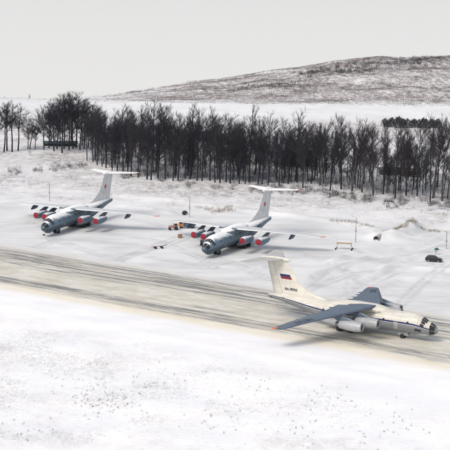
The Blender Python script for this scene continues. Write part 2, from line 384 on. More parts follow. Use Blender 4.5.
def big_mesh(name, verts, faces, mat):
    me = bpy.data.meshes.new(name)
    k = faces.shape[1]
    me.vertices.add(len(verts)); me.vertices.foreach_set('co', verts.astype(np.float32).ravel())
    me.loops.add(faces.size); me.loops.foreach_set('vertex_index', faces.astype(np.int32).ravel())
    me.polygons.add(len(faces)); me.polygons.foreach_set('loop_start', np.arange(0, faces.size, k, dtype=np.int32))
    me.update(calc_edges=True); me.validate()
    return link(name, me, mat)

# ------------------------------------------------------------------ ground sheet
def axis(parts):
    out = []
    for a, b2, st in parts: out += list(np.arange(a, b2, st))
    return np.array(out)
grow = [320 * 1.22 ** i for i in range(20)]
xs = np.concatenate([-np.array(grow[::-1]), axis([(-300, -110, 6), (-110, 110, 1.15), (110, 300, 6)]), np.array(grow)])
ys = np.concatenate([axis([(-400, 180, 25), (180, 235, 4), (235, 540, 1.15), (540, 835, 3.5), (835, 1020, 2.6), (1020, 1700, 20)]), 1700 * 1.17 ** np.arange(15)])
X, Y = np.meshgrid(xs, ys); Z = terr(X, Y)
nx, ny = len(xs), len(ys)
ii = np.arange((ny - 1) * nx).reshape(ny - 1, nx)[:, :-1].ravel()
faces = np.stack([ii, ii + 1, ii + nx + 1, ii + nx], 1)
ground = big_mesh('ground', np.stack([X, Y, Z], -1).reshape(-1, 3), faces, 'snow')
ground.data.shade_smooth(); tag(ground, kind='structure')
v = X * RV[0] + Y * RV[1]
wear = sstep(V1 - 6, V1, v) * sstep(520, 470, Y + 0.25 * X + 8 * fbm(X / 20, Y / 20, 3))
wear = np.maximum(wear, 0.62 * sstep(470, 500, Y + 0.25 * X))
wear = np.maximum(wear * (0.85 + 0.5 * fbm(X / 15, Y / 25, 3)), 0.9 * np.exp(-((v - V1) / 5) ** 2))
plain = sstep(1025, 1120, Y)
TRACKS = [pxline((0, 262), (60, 238), (150, 247), (182, 236), (215, 226)), pxline((120, 260), (150, 250), (180, 240), (196, 233)), pxline((118, 259), (140, 252), (152, 248)),
          pxline((430, 264), (400, 268), (350, 275), (300, 292)), pxline((450, 256), (400, 270), (360, 290), (340, 300)), pxline((450, 262), (420, 285), (400, 305)),
          pxline((0, 226), (30, 223), (60, 214)), pxline((0, 199), (40, 196), (90, 199)), pxline((0, 188), (28, 186), (50, 187)),
          pxline((232, 262), (205, 266), (150, 258)), pxline((100, 232), (160, 241), (200, 258), (214, 268)), pxline((262, 262), (300, 256), (340, 258), (420, 264)), pxline((280, 248), (330, 262), (352, 276), (350, 292)), pxline((450, 247), (410, 256), (360, 262), (330, 275), (300, 296)), pxline((110, 215), (150, 222), (180, 232)), pxline((50, 238), (80, 248), (120, 262)), pxline((216, 258), (240, 266), (270, 280))]
track = np.zeros_like(X)
for l_ in TRACKS:
    d = poly_dist(X, Y, l_)
    track = np.maximum(track, np.exp(-((d - 1.1) / 0.6) ** 2) * (0.55 + 0.9 * vnoise(X / 3, Y / 3)))
scrub = sstep(850, 878, Y) * sstep(1100, 1020, Y) * (1.0 + 0.6 * fbm(X / 30, Y / 30, 3))
scrub *= 0.2 + 0.8 * sstep(-110, -10, X)
scrub = np.maximum(scrub, 0.75 * sstep(505, 530, Y + 0.25 * X) * sstep(800, 760, Y + 0.1 * X) * (0.7 + vnoise(X / 12, Y / 12)))
scrub = np.maximum(scrub, 0.22 * sstep(V0 - 10, V0 - 35, v) * np.clip(fbm(X / 12, Y / 12, 4) * 3, 0, 1))
scrub = np.maximum(scrub, 0.5 * sstep(482, 500, Y + 0.25 * X) * sstep(800, 760, Y) * (0.5 + vnoise(X / 9, Y / 9)))
for nm, a in (('wear', wear), ('scrub', scrub), ('track', track), ('plain', plain)):
    t = ground.data.attributes.new(nm, 'FLOAT', 'POINT'); t.data.foreach_set('value', np.clip(a, 0, 1).astype(np.float32).ravel())

# taxiway sheet with ragged edges
us = np.arange(-700, 701, 1.6); nv = 24
e0 = -5.0 + 1.6 * fbm(us / 22, us * 0, 4); e1 = 45 + 3.2 * fbm(us / 30, us * 0 + 9, 5)
tt = np.linspace(0, 1, nv)
Vv = e0[None] * (1 - tt[:, None]) + e1[None] * tt[:, None]; Uu = np.repeat(us[None], nv, 0)
wx = Uu * RU[0] + (Vv + V0) * RV[0]; wy = Uu * RU[1] + (Vv + V0) * RV[1]
zz = np.maximum(terr(wx, wy), 0) + 0.012
ii = np.arange((nv - 1) * len(us)).reshape(nv - 1, len(us))[:, :-1].ravel()
tx = big_mesh('taxiway', np.stack([Uu, Vv, zz], -1).reshape(-1, 3), np.stack([ii, ii + 1, ii + len(us) + 1, ii + len(us)], 1), 'scraped_asphalt')
tx.data.shade_smooth(); tx.location = (V0 * RV[0], V0 * RV[1], 0); tx.rotation_euler = (0, 0, RDIR); tag(tx, kind='structure')

# ------------------------------------------------------------------ aircraft
ST = [  # x aft of the nose, centre z, half height, half width
    (0.0, 2.75, 0.12, 0.12), (0.15, 2.76, 0.42, 0.42), (0.5, 2.80, 0.80, 0.78), (1.0, 2.88, 1.13, 1.08), (1.7, 2.98, 1.42, 1.38), (2.5, 3.12, 1.68, 1.66),
    (3.4, 3.32, 2.00, 1.92), (4.4, 3.52, 2.24, 2.14), (5.6, 3.66, 2.36, 2.30), (7.0, 3.70, 2.40, 2.40), (10, 3.70, 2.40, 2.40), (14, 3.70, 2.40, 2.40), (18, 3.70, 2.40, 2.40),
    (22, 3.70, 2.40, 2.40), (25.5, 3.70, 2.40, 2.40), (28, 3.86, 2.28, 2.34), (30.5, 4.14, 2.05, 2.20), (33, 4.47, 1.76, 1.98), (35.5, 4.80, 1.46, 1.68), (38, 5.08, 1.16, 1.32),
    (40, 5.25, 0.94, 1.04), (41.8, 5.36, 0.78, 0.84), (43.0, 5.40, 0.66, 0.70), (43.5, 5.40, 0.42, 0.45)]
SX = np.array([a[0] for a in ST])
def fus(x, th, off=0.0):
    z, h, w_ = (np.interp(x, SX, [a[i] for a in ST]) for i in (1, 2, 3))
    return Vector((-x, (w_ + off) * math.cos(th), z + (h + off) * math.sin(th)))
def patch(x0, x1, t0, t1, off=0.025, nxp=3, ntp=3):
    mb = MB(); vs = []
    for i in range(nxp + 1):
        for j in range(ntp + 1):
            vs.append(fus(x0 + (x1 - x0) * i / nxp, math.radians(t0 + (t1 - t0) * j / ntp), off))
    fs = [(i * (ntp + 1) + j, i * (ntp + 1) + j + 1, (i + 1) * (ntp + 1) + j + 1, (i + 1) * (ntp + 1) + j) for i in range(nxp) for j in range(ntp)]
    return mb.add(vs, fs)
WS = [(1.2, 13.95, 23.7, 6.42, 0.125), (2.6, 14.65, 23.75, 6.36, 0.125), (6.0, 16.4, 24.1, 6.12, 0.12), (9.6, 18.3, 24.7, 5.86, 0.115), (14, 20.6, 26.0, 5.52, 0.11), (19.5, 23.45, 27.65, 5.05, 0.105), (24.6, 26.1, 29.05, 4.52, 0.10), (25.25, 26.6, 29.1, 4.45, 0.06)]
def wsec(y):
    a = np.array(WS); return [float(np.interp(y, a[:, 0], a[:, i])) for i in (1, 2, 3, 4)]
def foil(c): return 2.6 * (0.2969 * math.sqrt(max(c, 0)) - 0.126 * c - 0.3516 * c * c + 0.2843 * c ** 3 - 0.1015 * c ** 4) * 1.9
def wpt(y, c, upper, sgn, dz=0.0):
    le, te, z, t = wsec(y); ch = te - le
    th = t * ch * foil(c) * (0.6 if upper else -0.4)
    inc = 0.045 * (0.5 - c) * ch
    return Vector((-(le + c * ch), sgn * y, z + inc + th + dz))
def wing_piece(y0, y1, c0, c1, sgn, n_=7, dz=0.0):
    stn = sorted({y0, y1, *[a[0] for a in WS if y0 < a[0] < y1]})
    cs = [c0 + (c1 - c0) * (0.5 - 0.5 * math.cos(math.pi * i / n_)) if c0 > 0.001 else c0 + (c1 - c0) * (i / n_) ** 1.6 for i in range(n_ + 1)]
    rings = [[wpt(y, c_, True, sgn, dz) for c_ in cs] + [wpt(y, c_, False, sgn, dz) for c_ in reversed(cs)] for y in stn]
    return MB().loft(rings)
FIN = dict(z0=5.4, z1=14.15, le0=32.6, le1=38.9, te0=41.9, te1=44.2)
def finp(hf, c, side, off=0.0):
    le = FIN['le0'] + (FIN['le1'] - FIN['le0']) * hf; te = FIN['te0'] + (FIN['te1'] - FIN['te0']) * hf
    ch = te - le; t = 0.085 * ch * foil(c) * 0.55
    return Vector((-(le + c * ch), side * (t + off), FIN['z0'] + (FIN['z1'] - FIN['z0']) * hf))
def fin_patch(h0, h1, c0, c1, side, off=0.02):
    vs = [finp(h0 + (h1 - h0) * i / 4, c0 + (c1 - c0) * j / 6, side, off) for i in range(5) for j in range(7)]
    return MB().add(vs, [(i * 7 + j, i * 7 + j + 1, (i + 1) * 7 + j + 1, (i + 1) * 7 + j) for i in range(4) for j in range(6)])
def wheel(parent, c, r, wdt):
    prof = [(-wdt / 2, r * 0.5), (-wdt / 2, r * 0.86), (-wdt * 0.3, r), (wdt * 0.3, r), (wdt / 2, r * 0.86), (wdt / 2, r * 0.5)]
    k = 14; c = Vector(c)
    rings = [[c + Vector((q * math.cos(t), x, q * math.sin(t))) for t in [2 * math.pi * i / k for i in range(k)]] for x, q in prof]
    o = MB().loft(rings).obj('tyre', 'tyre', parent)
    return o
def text(s, parent, mat, size, mtx, name='lettering'):
    cu = bpy.data.curves.new(name, 'FONT'); cu.body = s; cu.size = size; cu.align_x = 'CENTER'; cu.align_y = 'CENTER'; cu.offset = 0.02
    cu.materials.append(MATS[mat]); t_ = bpy.data.objects.new('t', cu); COL.objects.link(t_); me = bpy.data.meshes.new_from_object(t_.evaluated_get(bpy.context.evaluated_depsgraph_get()))
    bpy.data.objects.remove(t_); me.materials.clear(); o = link(name, me, mat, parent); o.matrix_local = mtx; return o
def frame_mtx(o, xa, ya):
    xa = xa.normalized(); za = xa.cross(ya).normalized(); ya = za.cross(xa)
    return Matrix(((xa.x, ya.x, za.x, o.x), (xa.y, ya.y, za.y, o.y), (xa.z, ya.z, za.z, o.z), (0, 0, 0, 1)))
def star_mesh(c, r, side):
    vs = [];
    for i in range(10):
        q = r if i % 2 == 0 else r * 0.40; t = math.pi / 2 + i * math.pi / 5
        vs.append(Vector((q * math.cos(t), 0, q * math.sin(t))) + c)
    vs.append(c); mb = MB().add(vs, [(i, (i + 1) % 10, 10) for i in range(10)]); return mb

def aircraft(label, loc, h, civil):
    root = thing('cargo_jet', label, 'airplane', (loc[0] - 20 * math.cos(h), loc[1] - 20 * math.sin(h), 0.03), h, 'four-engined cargo jets on the snowy airfield')
    off = bpy.data.objects  # children are built nose-at-origin and shifted 20 m
    kids = []
    def K(o, par=None):
        kids.append(o) if par is None else None
        o.parent = par if par is not None else root
        return o
    fm, wm, nm, tm = ('livery', 'wing_grey', 'nacelle_grey', 'cream') if civil else ('frost_hull_shaded', 'frost_wing', 'frost_nacelle', 'frost_fin')
    # fuselage
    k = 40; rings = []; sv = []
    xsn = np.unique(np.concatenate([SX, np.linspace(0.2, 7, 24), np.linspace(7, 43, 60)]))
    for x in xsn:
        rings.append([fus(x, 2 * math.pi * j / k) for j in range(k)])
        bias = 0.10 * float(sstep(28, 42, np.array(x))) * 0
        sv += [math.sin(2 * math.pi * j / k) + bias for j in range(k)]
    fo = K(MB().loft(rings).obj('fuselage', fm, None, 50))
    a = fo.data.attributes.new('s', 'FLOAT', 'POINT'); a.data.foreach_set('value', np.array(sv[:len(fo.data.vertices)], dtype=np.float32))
    # nose glazing of the navigator, chin radome
    K(patch(0.02, 1.0, -180, 180, 0.012, 6, 40).obj('nose_cap', 'nose_grey' if civil else 'radome_dark'))
    for i in range(5):
        t0 = -62 + i * 52 - 42
        for sg in (0,):
            K(patch(0.42, 1.65, -150 + i * 62 + 180 - 28, -150 + i * 62 + 180 + 28, 0.03, 4, 4).obj('nose_pane', 'glass_dark'))
    rr = []
    for x, hh, ww in ((1.6, 0.05, 0.1), (1.9, 0.5, 0.8), (2.6, 0.85, 1.2), (3.6, 0.98, 1.35), (4.6, 0.85, 1.25), (5.4, 0.5, 0.85), (5.8, 0.05, 0.1)):
        rr.append([Vector((-x, ww * math.cos(t), 1.78 + hh * math.sin(t) * (1 if math.sin(t) < 0 else 0.8))) for t in [2 * math.pi * j / 20 for j in range(20)]])
    K(MB().loft(rr).obj('chin_radome', 'nacelle_grey' if civil else 'radome_dark'))
    # cockpit windows
    for i in range(6):
        t0 = 30 + i * 20.3
        K(patch(2.35 if 1 <= i <= 4 else 2.7, 3.55, t0, t0 + 18, 0.03).obj('cockpit_window', 'glass_dark'))
    for sd_ in (0, 1):
        t0 = 12 if sd_ == 0 else 154
        K(patch(2.9, 3.7, t0, t0 + 14, 0.03).obj('cockpit_window', 'glass_dark'))
    # doors and small windows
    for sg in (1, -1):
        tA, tB = (-34, 8) if sg > 0 else (172, 214)
        dr = K(patch(8.9, 9.9, tA, tB, 0.03, 2, 4).obj('crew_door', 'nacelle_grey' if civil else 'frost_grey'))
        for xw in (6.3, 12.2, 27.5):
            ta = 14 if sg > 0 else 162
            K(patch(xw, xw + 0.45, ta, ta + 9, 0.025, 2, 2).obj('side_window', 'glass_dark'))
        if civil: K(patch(3.4, 4.9, -30 if sg > 0 else 192, -12 if sg > 0 else 210, 0.025).obj('nose_vent', 'dark_metal'))
    # wing fairing on the crown
    rr = []
    for x, hh, ww in ((11.6, 0.05, 0.4), (12.4, 0.35, 1.3), (13.6, 0.72, 1.9), (15.5, 0.98, 2.25), (20, 1.05, 2.35), (23.5, 0.92, 2.2), (25.5, 0.5, 1.6), (27.2, 0.05, 0.5)):
        rr.append([Vector((-x, ww * math.cos(t), 5.65 + (0.25 + hh) * max(math.sin(t), -0.3))) for t in [2 * math.pi * j / 24 for j in range(24)]])
    K(MB().loft(rr).obj('wing_fairing', 'cream' if civil else 'frost_grey'))
    # wings
    K_wing = {}
    for sg in (1, -1):
        wg = K_wing[sg] = K(wing_piece(1.2, 25.25, 0.10, 0.74, sg, 8).obj('wing', wm))
        for y0, y1 in ((2.9, 9.2), (9.26, 17.3), (17.36, 24.4)):
            wing_piece(y0, y1, 0.0, 0.094, sg, 6).obj('slat', 'slat_grey' if civil else 'frost_grey', wg)
        for y0, y1 in ((2.7, 9.4), (9.48, 17.2)):
            wing_piece(y0, y1, 0.748, 1.0, sg, 5, -0.03).obj('flap', wm, wg)
        wing_piece(17.28, 24.3, 0.748, 1.0, sg, 5, -0.01).obj('aileron', wm, wg)
        wing_piece(24.36, 25.26, 0.0, 1.0, sg, 8).obj('wing_tip', 'orange_tip', wg) if not civil else None
        if civil:
            wing_piece(24.36, 25.26, 0.0, 0.62, sg, 8).obj('wing_tip', 'wing_grey', wg); wing_piece(24.0, 25.27, 0.63, 1.0, sg, 4, 0.012).obj('wing_tip', 'orange_tip', wg)
        for yt in (5.0, 8.6, 12.6, 16.2):        # flap track fairings
            le, te, z, t = wsec(yt)
            pr = [(0, 0.03), (0.5, 0.2), (1.6, 0.28), (2.8, 0.2), (3.7, 0.03)]
            MB().lathe_x(pr, (-(te - 2.6), sg * yt, z - 0.42), 10, True).obj('flap_fairing', 'pylon_navy' if not civil else 'wing_grey', wg)
        if not civil:                             # outer weapon pylons
            yt = 16.8; le, te, z, t = wsec(yt)
            rr = [[Vector((-(le - 0.5 + dx), sg * yt + dy, z - 0.1)) for dx, dy in ((0.6, 0), (1.4, 0.16), (3.2, 0.16), (4.2, 0), (3.2, -0.16), (1.4, -0.16))],
                  [Vector((-(le - 1.2 + dx), sg * yt + dy, z - 1.0)) for dx, dy in ((0.0, 0), (0.6, 0.2), (3.0, 0.2), (4.4, 0), (3.0, -0.2), (0.6, -0.2))],
                  [Vector((-(le - 1.2 + dx), sg * yt + dy, z - 1.35)) for dx, dy in ((0.3, 0), (0.7, 0.16), (2.6, 0.16), (3.6, 0), (2.6, -0.16), (0.7, -0.16))]]
            MB().loft(rr).obj('outer_pylon', 'pylon_navy', wg)
        # engines
        for ye, xe, ze in ((6.35, 11.75, 3.95), (10.6, 13.75, 3.75)):
            pr = [(0.35, 0.74), (0.1, 0.80), (0, 0.90), (0.08, 1.0), (0.5, 1.10), (1.6, 1.19), (3.2, 1.17), (4.6, 1.04), (5.6, 0.90), (5.62, 0.78), (5.2, 0.74)]
            en = K(MB().lathe_x(pr, (-xe, sg * ye, ze), 24).obj('engine', nm))
            MB().lathe_x([(5.0, 0.74), (5.6, 0.72), (6.5, 0.60), (6.55, 0.52), (6.0, 0.3), (6.9, 0.02)], (-xe, sg * ye, ze), 18).obj('nozzle', 'engine_metal', en)
            MB().lathe_x([(-0.0, 0.86), (-0.02, 0.93), (0.10, 1.02), (0.16, 1.045)], (-xe + 0.012, sg * ye, ze), 24).obj('intake_lip', 'engine_metal', en) if civil else None
            MB().lathe_x([(0.0, 0.88), (-0.06, 0.7), (-0.09, 0.02)] if not civil else [(0.9, 0.76), (0.88, 0.3), (0.3, 0.03)], (-xe, sg * ye, ze), 20, True).obj('intake_cover' if not civil else 'fan', 'cover_red' if not civil else 'engine_dark', en)
            le, te, z, t = wsec(ye)
            top = wpt(ye, 0.02, True, sg); rr = []
            for (xa, xb, zz_, wd) in ((xe + 1.0, xe + 6.3, ze + 0.75, 0.22), (xe + 2.2, xe + 7.4, ze + 1.35, 0.24), (le - 0.5, le + 3.6, z - 0.12, 0.22)):
                ch = xb - xa
                rr.append([Vector((-(xa + f * ch), sg * ye + wd * q, zz_)) for f, q in ((0, 0), (0.12, 0.8), (0.5, 1), (1, 0.1), (1, -0.1), (0.5, -1), (0.12, -0.8))])
            MB().loft(rr).obj('engine_pylon', 'pylon_navy' if not civil else 'wing_grey', en)
    # tail
    rr = []
    for hf in (0, 0.15, 0.4, 0.7, 1.0):
        cs = [(i / 9) ** 1.5 * 0.72 for i in range(10)]
        rr.append([finp(hf, c_, 1) for c_ in cs] + [finp(hf, c_, -1) for c_ in reversed(cs)][:-1])
    fin = K(MB().loft(rr).obj('fin', tm))
    rr = []
    for hf in (0.02, 0.5, 0.985):
        cs = [0.728 + 0.272 * i / 4 for i in range(5)]
        rr.append([finp(hf, c_, 1) for c_ in cs] + [finp(hf, c_, -1) for c_ in reversed(cs)])
    MB().loft(rr).obj('rudder', tm, fin)
    # dorsal fillet
    rr = []
    for x, hh, ww in ((25.5, 0.04, 0.12), (28, 0.28, 0.22), (31, 0.85, 0.30), (33.2, 1.75, 0.34), (35.5, 3.2, 0.36), (36.0, 3.1, 0.3)):
        zt = 3.70 + 2.36 if x < 26 else float(np.interp(x, SX, [a_[1] + a_[2] for a_ in ST])) - 0.25
        rr.append([Vector((-x, -ww, zt)), Vector((-x, -ww * 0.55, zt + hh * 0.6)), Vector((-x, 0, zt + hh)), Vector((-x, ww * 0.55, zt + hh * 0.6)), Vector((-x, ww, zt))])
    MB().loft(rr).obj('dorsal_fillet', tm, fin)
    MB().lathe_x([(0, 0.03), (0.5, 0.28), (1.5, 0.5), (3.2, 0.62), (5.5, 0.58), (7.2, 0.36), (8.4, 0.04)], (-37.6, 0, 14.35), 16).obj('bullet_fairing', tm, fin)
    for sg in (1, -1):
        def sp_(f, c_, upr, dz=0):
            le = 39.2 + 5.6 * f; te = 45.2 + 1.9 * f; ch = te - le; y_ = 0.2 + 8.5 * f
            return Vector((-(le + c_ * ch), sg * y_, 14.5 + (1 if upr else -1) * 0.05 * ch * foil(c_) + 0.0 * f + dz))
        def piece(f0, f1, c0, c1):
            rr = []
            for f in (f0, (f0 + f1) / 2, f1):
                cs = [c0 + (c1 - c0) * (i / 6) ** (1.5 if c0 < 0.01 else 1) for i in range(7)]
                rr.append([sp_(f, c_, True) for c_ in cs] + [sp_(f, c_, False) for c_ in reversed(cs)])
            return MB().loft(rr)
        stb = K(piece(0, 0.965, 0, 0.70).obj('stabilizer', tm if not civil else 'slat_grey' if False else ('frost_fin' if not civil else 'tail_grey')))
        piece(0.06, 0.96, 0.708, 1.0).obj('elevator', 'frost_fin' if not civil else 'tail_grey', stb)
        piece(0.97, 1.0, 0.0, 1.0).obj('tip_cap', 'orange_tip' if not civil else 'tail_grey', stb)
    if civil:
        for side in (1, -1):
            for i, mt in enumerate(('flag_red', 'flag_blue', 'flag_white')):
                fin_patch(0.50 + i * 0.065, 0.50 + (i + 1) * 0.065, 0.20, 0.60, side).obj('flag_stripe', mt, fin, None)
            o = finp(0.235, 0.40, side, 0.10); xa = Vector((side * -1.0, 0, 0)) if side > 0 else Vector((1, 0, 0))
            text('RA-78762', fin, 'letter_dark', 0.82, frame_mtx(o, xa, Vector((0, 0, 1))))
    else:
        for side in (1, -1):
            c_ = finp(0.56, 0.42, side, 0.09)
            star_mesh(c_, 0.95, side).obj('red_star', 'star_red', fin, None)
    if civil:
        for sg in (1, -1):
            a0, a1 = wpt(15.6, 0.42, True, sg), wpt(20.6, 0.42, True, sg); ax = (a1 - a0) * (sg * -1)
            text('78762', K_wing[sg], 'letter_dark', 2.0, frame_mtx((a0 + a1) / 2 + Vector((0, 0, 0.09)), ax, Vector((1, 0, 0)) if sg < 0 else Vector((1, 0, 0))), 'wing_lettering')
    # tail gun position, rear window
    K(patch(42.2, 43.2, -160, -20, 0.02, 3, 6).obj('tail_window', 'glass_dark'))
    for sg in (1, -1):
        if civil: K(patch(38.6, 39.4, 6 if sg > 0 else 164, 16 if sg > 0 else 174, 0.02, 2, 2).obj('tail_window_small', 'glass_dark'))
        else: text('86847' if 'left' in label else '86851', fo, 'letter_dark', 1.05, frame_mtx(fus(31.8, math.radians(20 if sg > 0 else 160), 0.14), Vector((-sg, 0, 0)), Vector((0, -sg * 0.3, 1))))
    # gear fairings and wheels
    for sg in (1, -1):
        rr = []
        for x, hh, ww in ((16.6, 0.05, 0.05), (17.4, 0.6, 0.55), (19, 0.95, 0.95), (22, 1.05, 1.05), (25, 0.9, 0.9), (27, 0.5, 0.5), (28.2, 0.04, 0.04)):
            rr.append([Vector((-x, sg * (2.15 + 1.0 * ww * math.cos(t)), 1.75 + hh * math.sin(t))) for t in [2 * math.pi * j / 18 for j in range(18)]])
        K(MB().loft(rr).obj('gear_fairing', 'nacelle_grey' if civil else 'belly_dark'))
        for xg in (20.4, 23.3):
            mg = MB().tube((-xg, sg * 2.0, 1.6), (-xg, sg * 2.0, 0.62), 0.17, 0.14, 8); mg.tube((-xg, sg * 1.0, 0.62), (-xg, sg * 3.2, 0.62), 0.09, None, 8)
            go = K(mg.obj('main_gear', 'strut_steel'))
            for yw in (1.15, 1.75, 2.45, 3.05): wheel(go, (-xg, sg * yw, 0.62), 0.62, 0.44)
    ng = MB().tube((-8.35, 0, 1.6), (-8.35, 0, 0.52), 0.15, 0.12, 8); ng.tube((-8.35, -0.95, 0.52), (-8.35, 0.95, 0.52), 0.08, None, 8); ng.tube((-8.35, 0, 0.8), (-9.6, 0, 1.5), 0.07, None, 6)
    go = K(ng.obj('nose_gear', 'strut_steel'))
    for yw in (-0.85, -0.36, 0.36, 0.85): wheel(go, (-8.35, yw, 0.52), 0.52, 0.34)
    for sg in (1, -1):
        dm = MB().box((-8.2, sg * 0.75, 1.05), (2.4, 0.06, 0.7)); K(dm.obj('gear_door', 'nacelle_grey' if civil else 'belly_dark', None, None))
    for o in kids: o.location = (20, 0, 0)
    return root
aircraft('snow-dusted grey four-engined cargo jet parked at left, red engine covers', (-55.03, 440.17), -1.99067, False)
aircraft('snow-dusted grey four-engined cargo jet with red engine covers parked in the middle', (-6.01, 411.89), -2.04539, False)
aircraft('cream cargo jet with blue stripe and tricolour tail on the streaked taxiway in front', (48.27, 324.20), -0.52988, True)

# ------------------------------------------------------------------ trees
def polytube(mb, pts, radii, k):
    rings = []
    for i, p_ in enumerate(pts):
        d = (pts[min(i + 1, len(pts) - 1)] - pts[max(i - 1, 0)]).normalized()
        x = d.orthogonal().normalized(); y = d.cross(x)
        rings.append([p_ + (x * math.cos(t) + y * math.sin(t)) * radii[i] for t in [2 * math.pi * j / k for j in range(k)]])
    mb.loft(rings, False)
def make_tree(seed, kind):
    r = random.Random(seed); H = 24.0
    tr, cr_ = MB(), MB()
    lean = Vector((r.uniform(-0.4, 2.0), r.uniform(-0.8, 0.8), 0))
    fork = kind == 'vase'
    pts = []; rad = []
    top = H * (0.62 if fork else 0.95)
    for i in range(9):
        f = i / 8
        pts.append(Vector((lean.x * f * f + r.uniform(-.16, .16) * (i > 0), lean.y * f * f + r.uniform(-.16, .16) * (i > 0), -0.4 + f * top)))
        rad.append((0.30 if fork else 0.26) * (1 - f) ** 0.8 + (0.09 if fork else 0.035))
    polytube(tr, pts, rad, 7)
    def twig(p0, d, L, wd):
        side = d.cross(Vector((r.uniform(-1, 1), r.uniform(-1, 1), r.uniform(-1, 1)))).normalized() * wd
        mid = p0 + d * L * 0.5 + Vector((0, 0, 0.08 * L))
        e_ = p0 + d * L
        cr_.add([p0 - side, p0 + side, mid + side * 0.6, mid - side * 0.6, e_], [(0, 1, 2, 3), (3, 2, 4)])
    def limb(p0, d, L, rad0, depth):
        n_ = 5 if depth == 0 else 3
        pp = [p0]; d = d.normalized()
        for i in range(n_):
            d = (d + Vector((r.uniform(-.26, .30), r.uniform(-.28, .28), r.uniform(-.14, .22)))).normalized()
            pp.append(pp[-1] + d * L / n_)
        polytube(cr_, pp, [rad0 * (1 - 0.8 * i / n_) for i in range(n_ + 1)], 4 if depth == 0 else 3)
        nsub = max(4, int(L * (2.2 if depth == 0 else (4.6 if kind == 'vase' else 6.5))))
        for q in range(nsub):
            f = r.uniform(0.15, 1.0) ** 0.8; idx = min(int(f * n_), n_ - 1); base_ = pp[idx].lerp(pp[idx + 1], f * n_ - idx)
            ax = (pp[idx + 1] - pp[idx]).normalized()
            dd = (ax + ax.orthogonal().normalized().lerp(Vector((r.uniform(-1, 1), r.uniform(-1, 1), r.uniform(-.3, .9))), 0.85) * r.uniform(0.5, 1.0)).normalized()
            if depth == 0: limb(base_, dd, L * r.uniform(0.25, 0.5) * (1.1 - 0.4 * f), rad0 * 0.35 * (1.1 - 0.5 * f), 1)
            else: twig(base_, dd, r.uniform(0.6, 2.0), r.uniform(0.016, 0.030))
    start = {'birch': 0.27, 'poplar': 0.20, 'vase': 0.30, 'thin': 0.40, 'bushy': 0.13}[kind]
    nl = {'birch': 26, 'poplar': 30, 'vase': 19, 'thin': 18, 'bushy': 34}[kind]
    for q in range(nl):
        f = start + (0.97 - start) * (q + r.random()) / nl
        z = f * (H * 0.95); idx = min(int(min(z / top, 0.999) * 8), 7); base_ = pts[idx].lerp(pts[idx + 1], min(z / top, 0.999) * 8 - idx)
        a_ = r.uniform(0, 2 * math.pi)
        el = {'birch': r.uniform(0.55, 1.05), 'poplar': r.uniform(0.85, 1.25), 'vase': r.uniform(0.75, 1.2), 'thin': r.uniform(0.6, 1.0), 'bushy': r.uniform(0.5, 1.1)}[kind]
        g = (f - start) / (1 - start)
        L = {'birch': 7.0, 'poplar': 6.5, 'vase': 10.0, 'thin': 5.5, 'bushy': 6.0}[kind] * (1.05 - 0.72 * g) * r.uniform(0.7, 1.15) * (0.75 + 0.5 * min(1, g * 4))
        if fork: L = 9.0 * r.uniform(0.65, 1.1) * (0.6 + 0.5 * min(1, g * 2.5))
        limb(base_, Vector((math.cos(a_) * math.cos(el), math.sin(a_) * math.cos(el), math.sin(el))), L, 0.085 if not fork else 0.12, 0)
    for q in range(5):                            # dead stubs low on the trunk
        z = r.uniform(0.1, start) * H; idx = min(int(z / top * 8), 7); base_ = pts[idx].lerp(pts[idx + 1], z / top * 8 - idx)
        a_ = r.uniform(0, 6.28); twig(base_, Vector((math.cos(a_), math.sin(a_), 0.3)).normalized(), r.uniform(0.6, 1.8), 0.03)
    bm_ = 'bark_pale' if kind in ('vase',) else 'bark'
    tm_ = tr.mesh('trunk', 60); tm_.materials.append(MATS[bm_])
    cm_ = cr_.mesh('crown', None); cm_.materials.append(MATS['twig_brown' if kind == 'vase' or seed % 2 else 'twig'])
    return tm_, cm_
VAR = {'birch': [make_tree(100 + i, 'birch') for i in range(4)], 'poplar': [make_tree(200 + i, 'poplar') for i in range(4)],
       'vase': [make_tree(300 + i, 'vase') for i in range(4)], 'thin': [make_tree(400 + i, 'thin') for i in range(3)], 'bushy': [make_tree(500 + i, 'bushy') for i in range(4)]}
def plant_tree(loc, h, kind, label, group, name='bare_tree', wide=1.0):
    tm_, cm_ = R.choice(VAR[kind])
    o = thing(name, label, 'tree', loc, R.uniform(-1.2, 1.2), group); o.rotation_euler = (R.gauss(0, 0.025), R.gauss(0.012, 0.035), R.uniform(-1.2, 1.2))
    k = h / 24.0; o.scale = (k * wide, k * wide, k)
    link('trunk', tm_, None, o); link('crown', cm_, None, o)
    return o
ONES = 'first second third fourth fifth sixth seventh eighth ninth tenth eleventh twelfth thirteenth fourteenth fifteenth sixteenth seventeenth eighteenth nineteenth'.split()
def ordw(i):
    if i <= 19: return ONES[i - 1]
    t_ = {2: 'twent', 3: 'thirt', 4: 'fort', 5: 'fift'}[i // 10]
    return t_ + 'ieth' if i % 10 == 0 else t_ + 'y-' + ONES[i % 10 - 1]
front = [(87, 162), (93, 164), (97, 166), (102, 167), (106, 168), (112, 171), (117, 172), (123, 174), (131, 176), (138, 177), (147, 179), (151, 179), (158, 180), (165, 180), (173, 180), (178, 181), (185, 180), (190, 181), (197, 181),
         (202, 182), (210, 182), (215, 182), (220, 183), (226, 183), (230, 183), (239, 183), (245, 183), (249, 184), (258, 184), (262, 183), (268, 185), (279, 185), (288, 186), (297, 184), (303, 187), (311, 184), (320, 187), (330, 190), (341, 191), (352, 192), (362, 193), (373, 195), (383, 196), (395, 198), (406, 197), (417, 198), (430, 201), (433, 199), (442, 202)]
front_r = sorted(front, key=lambda q: -q[0])
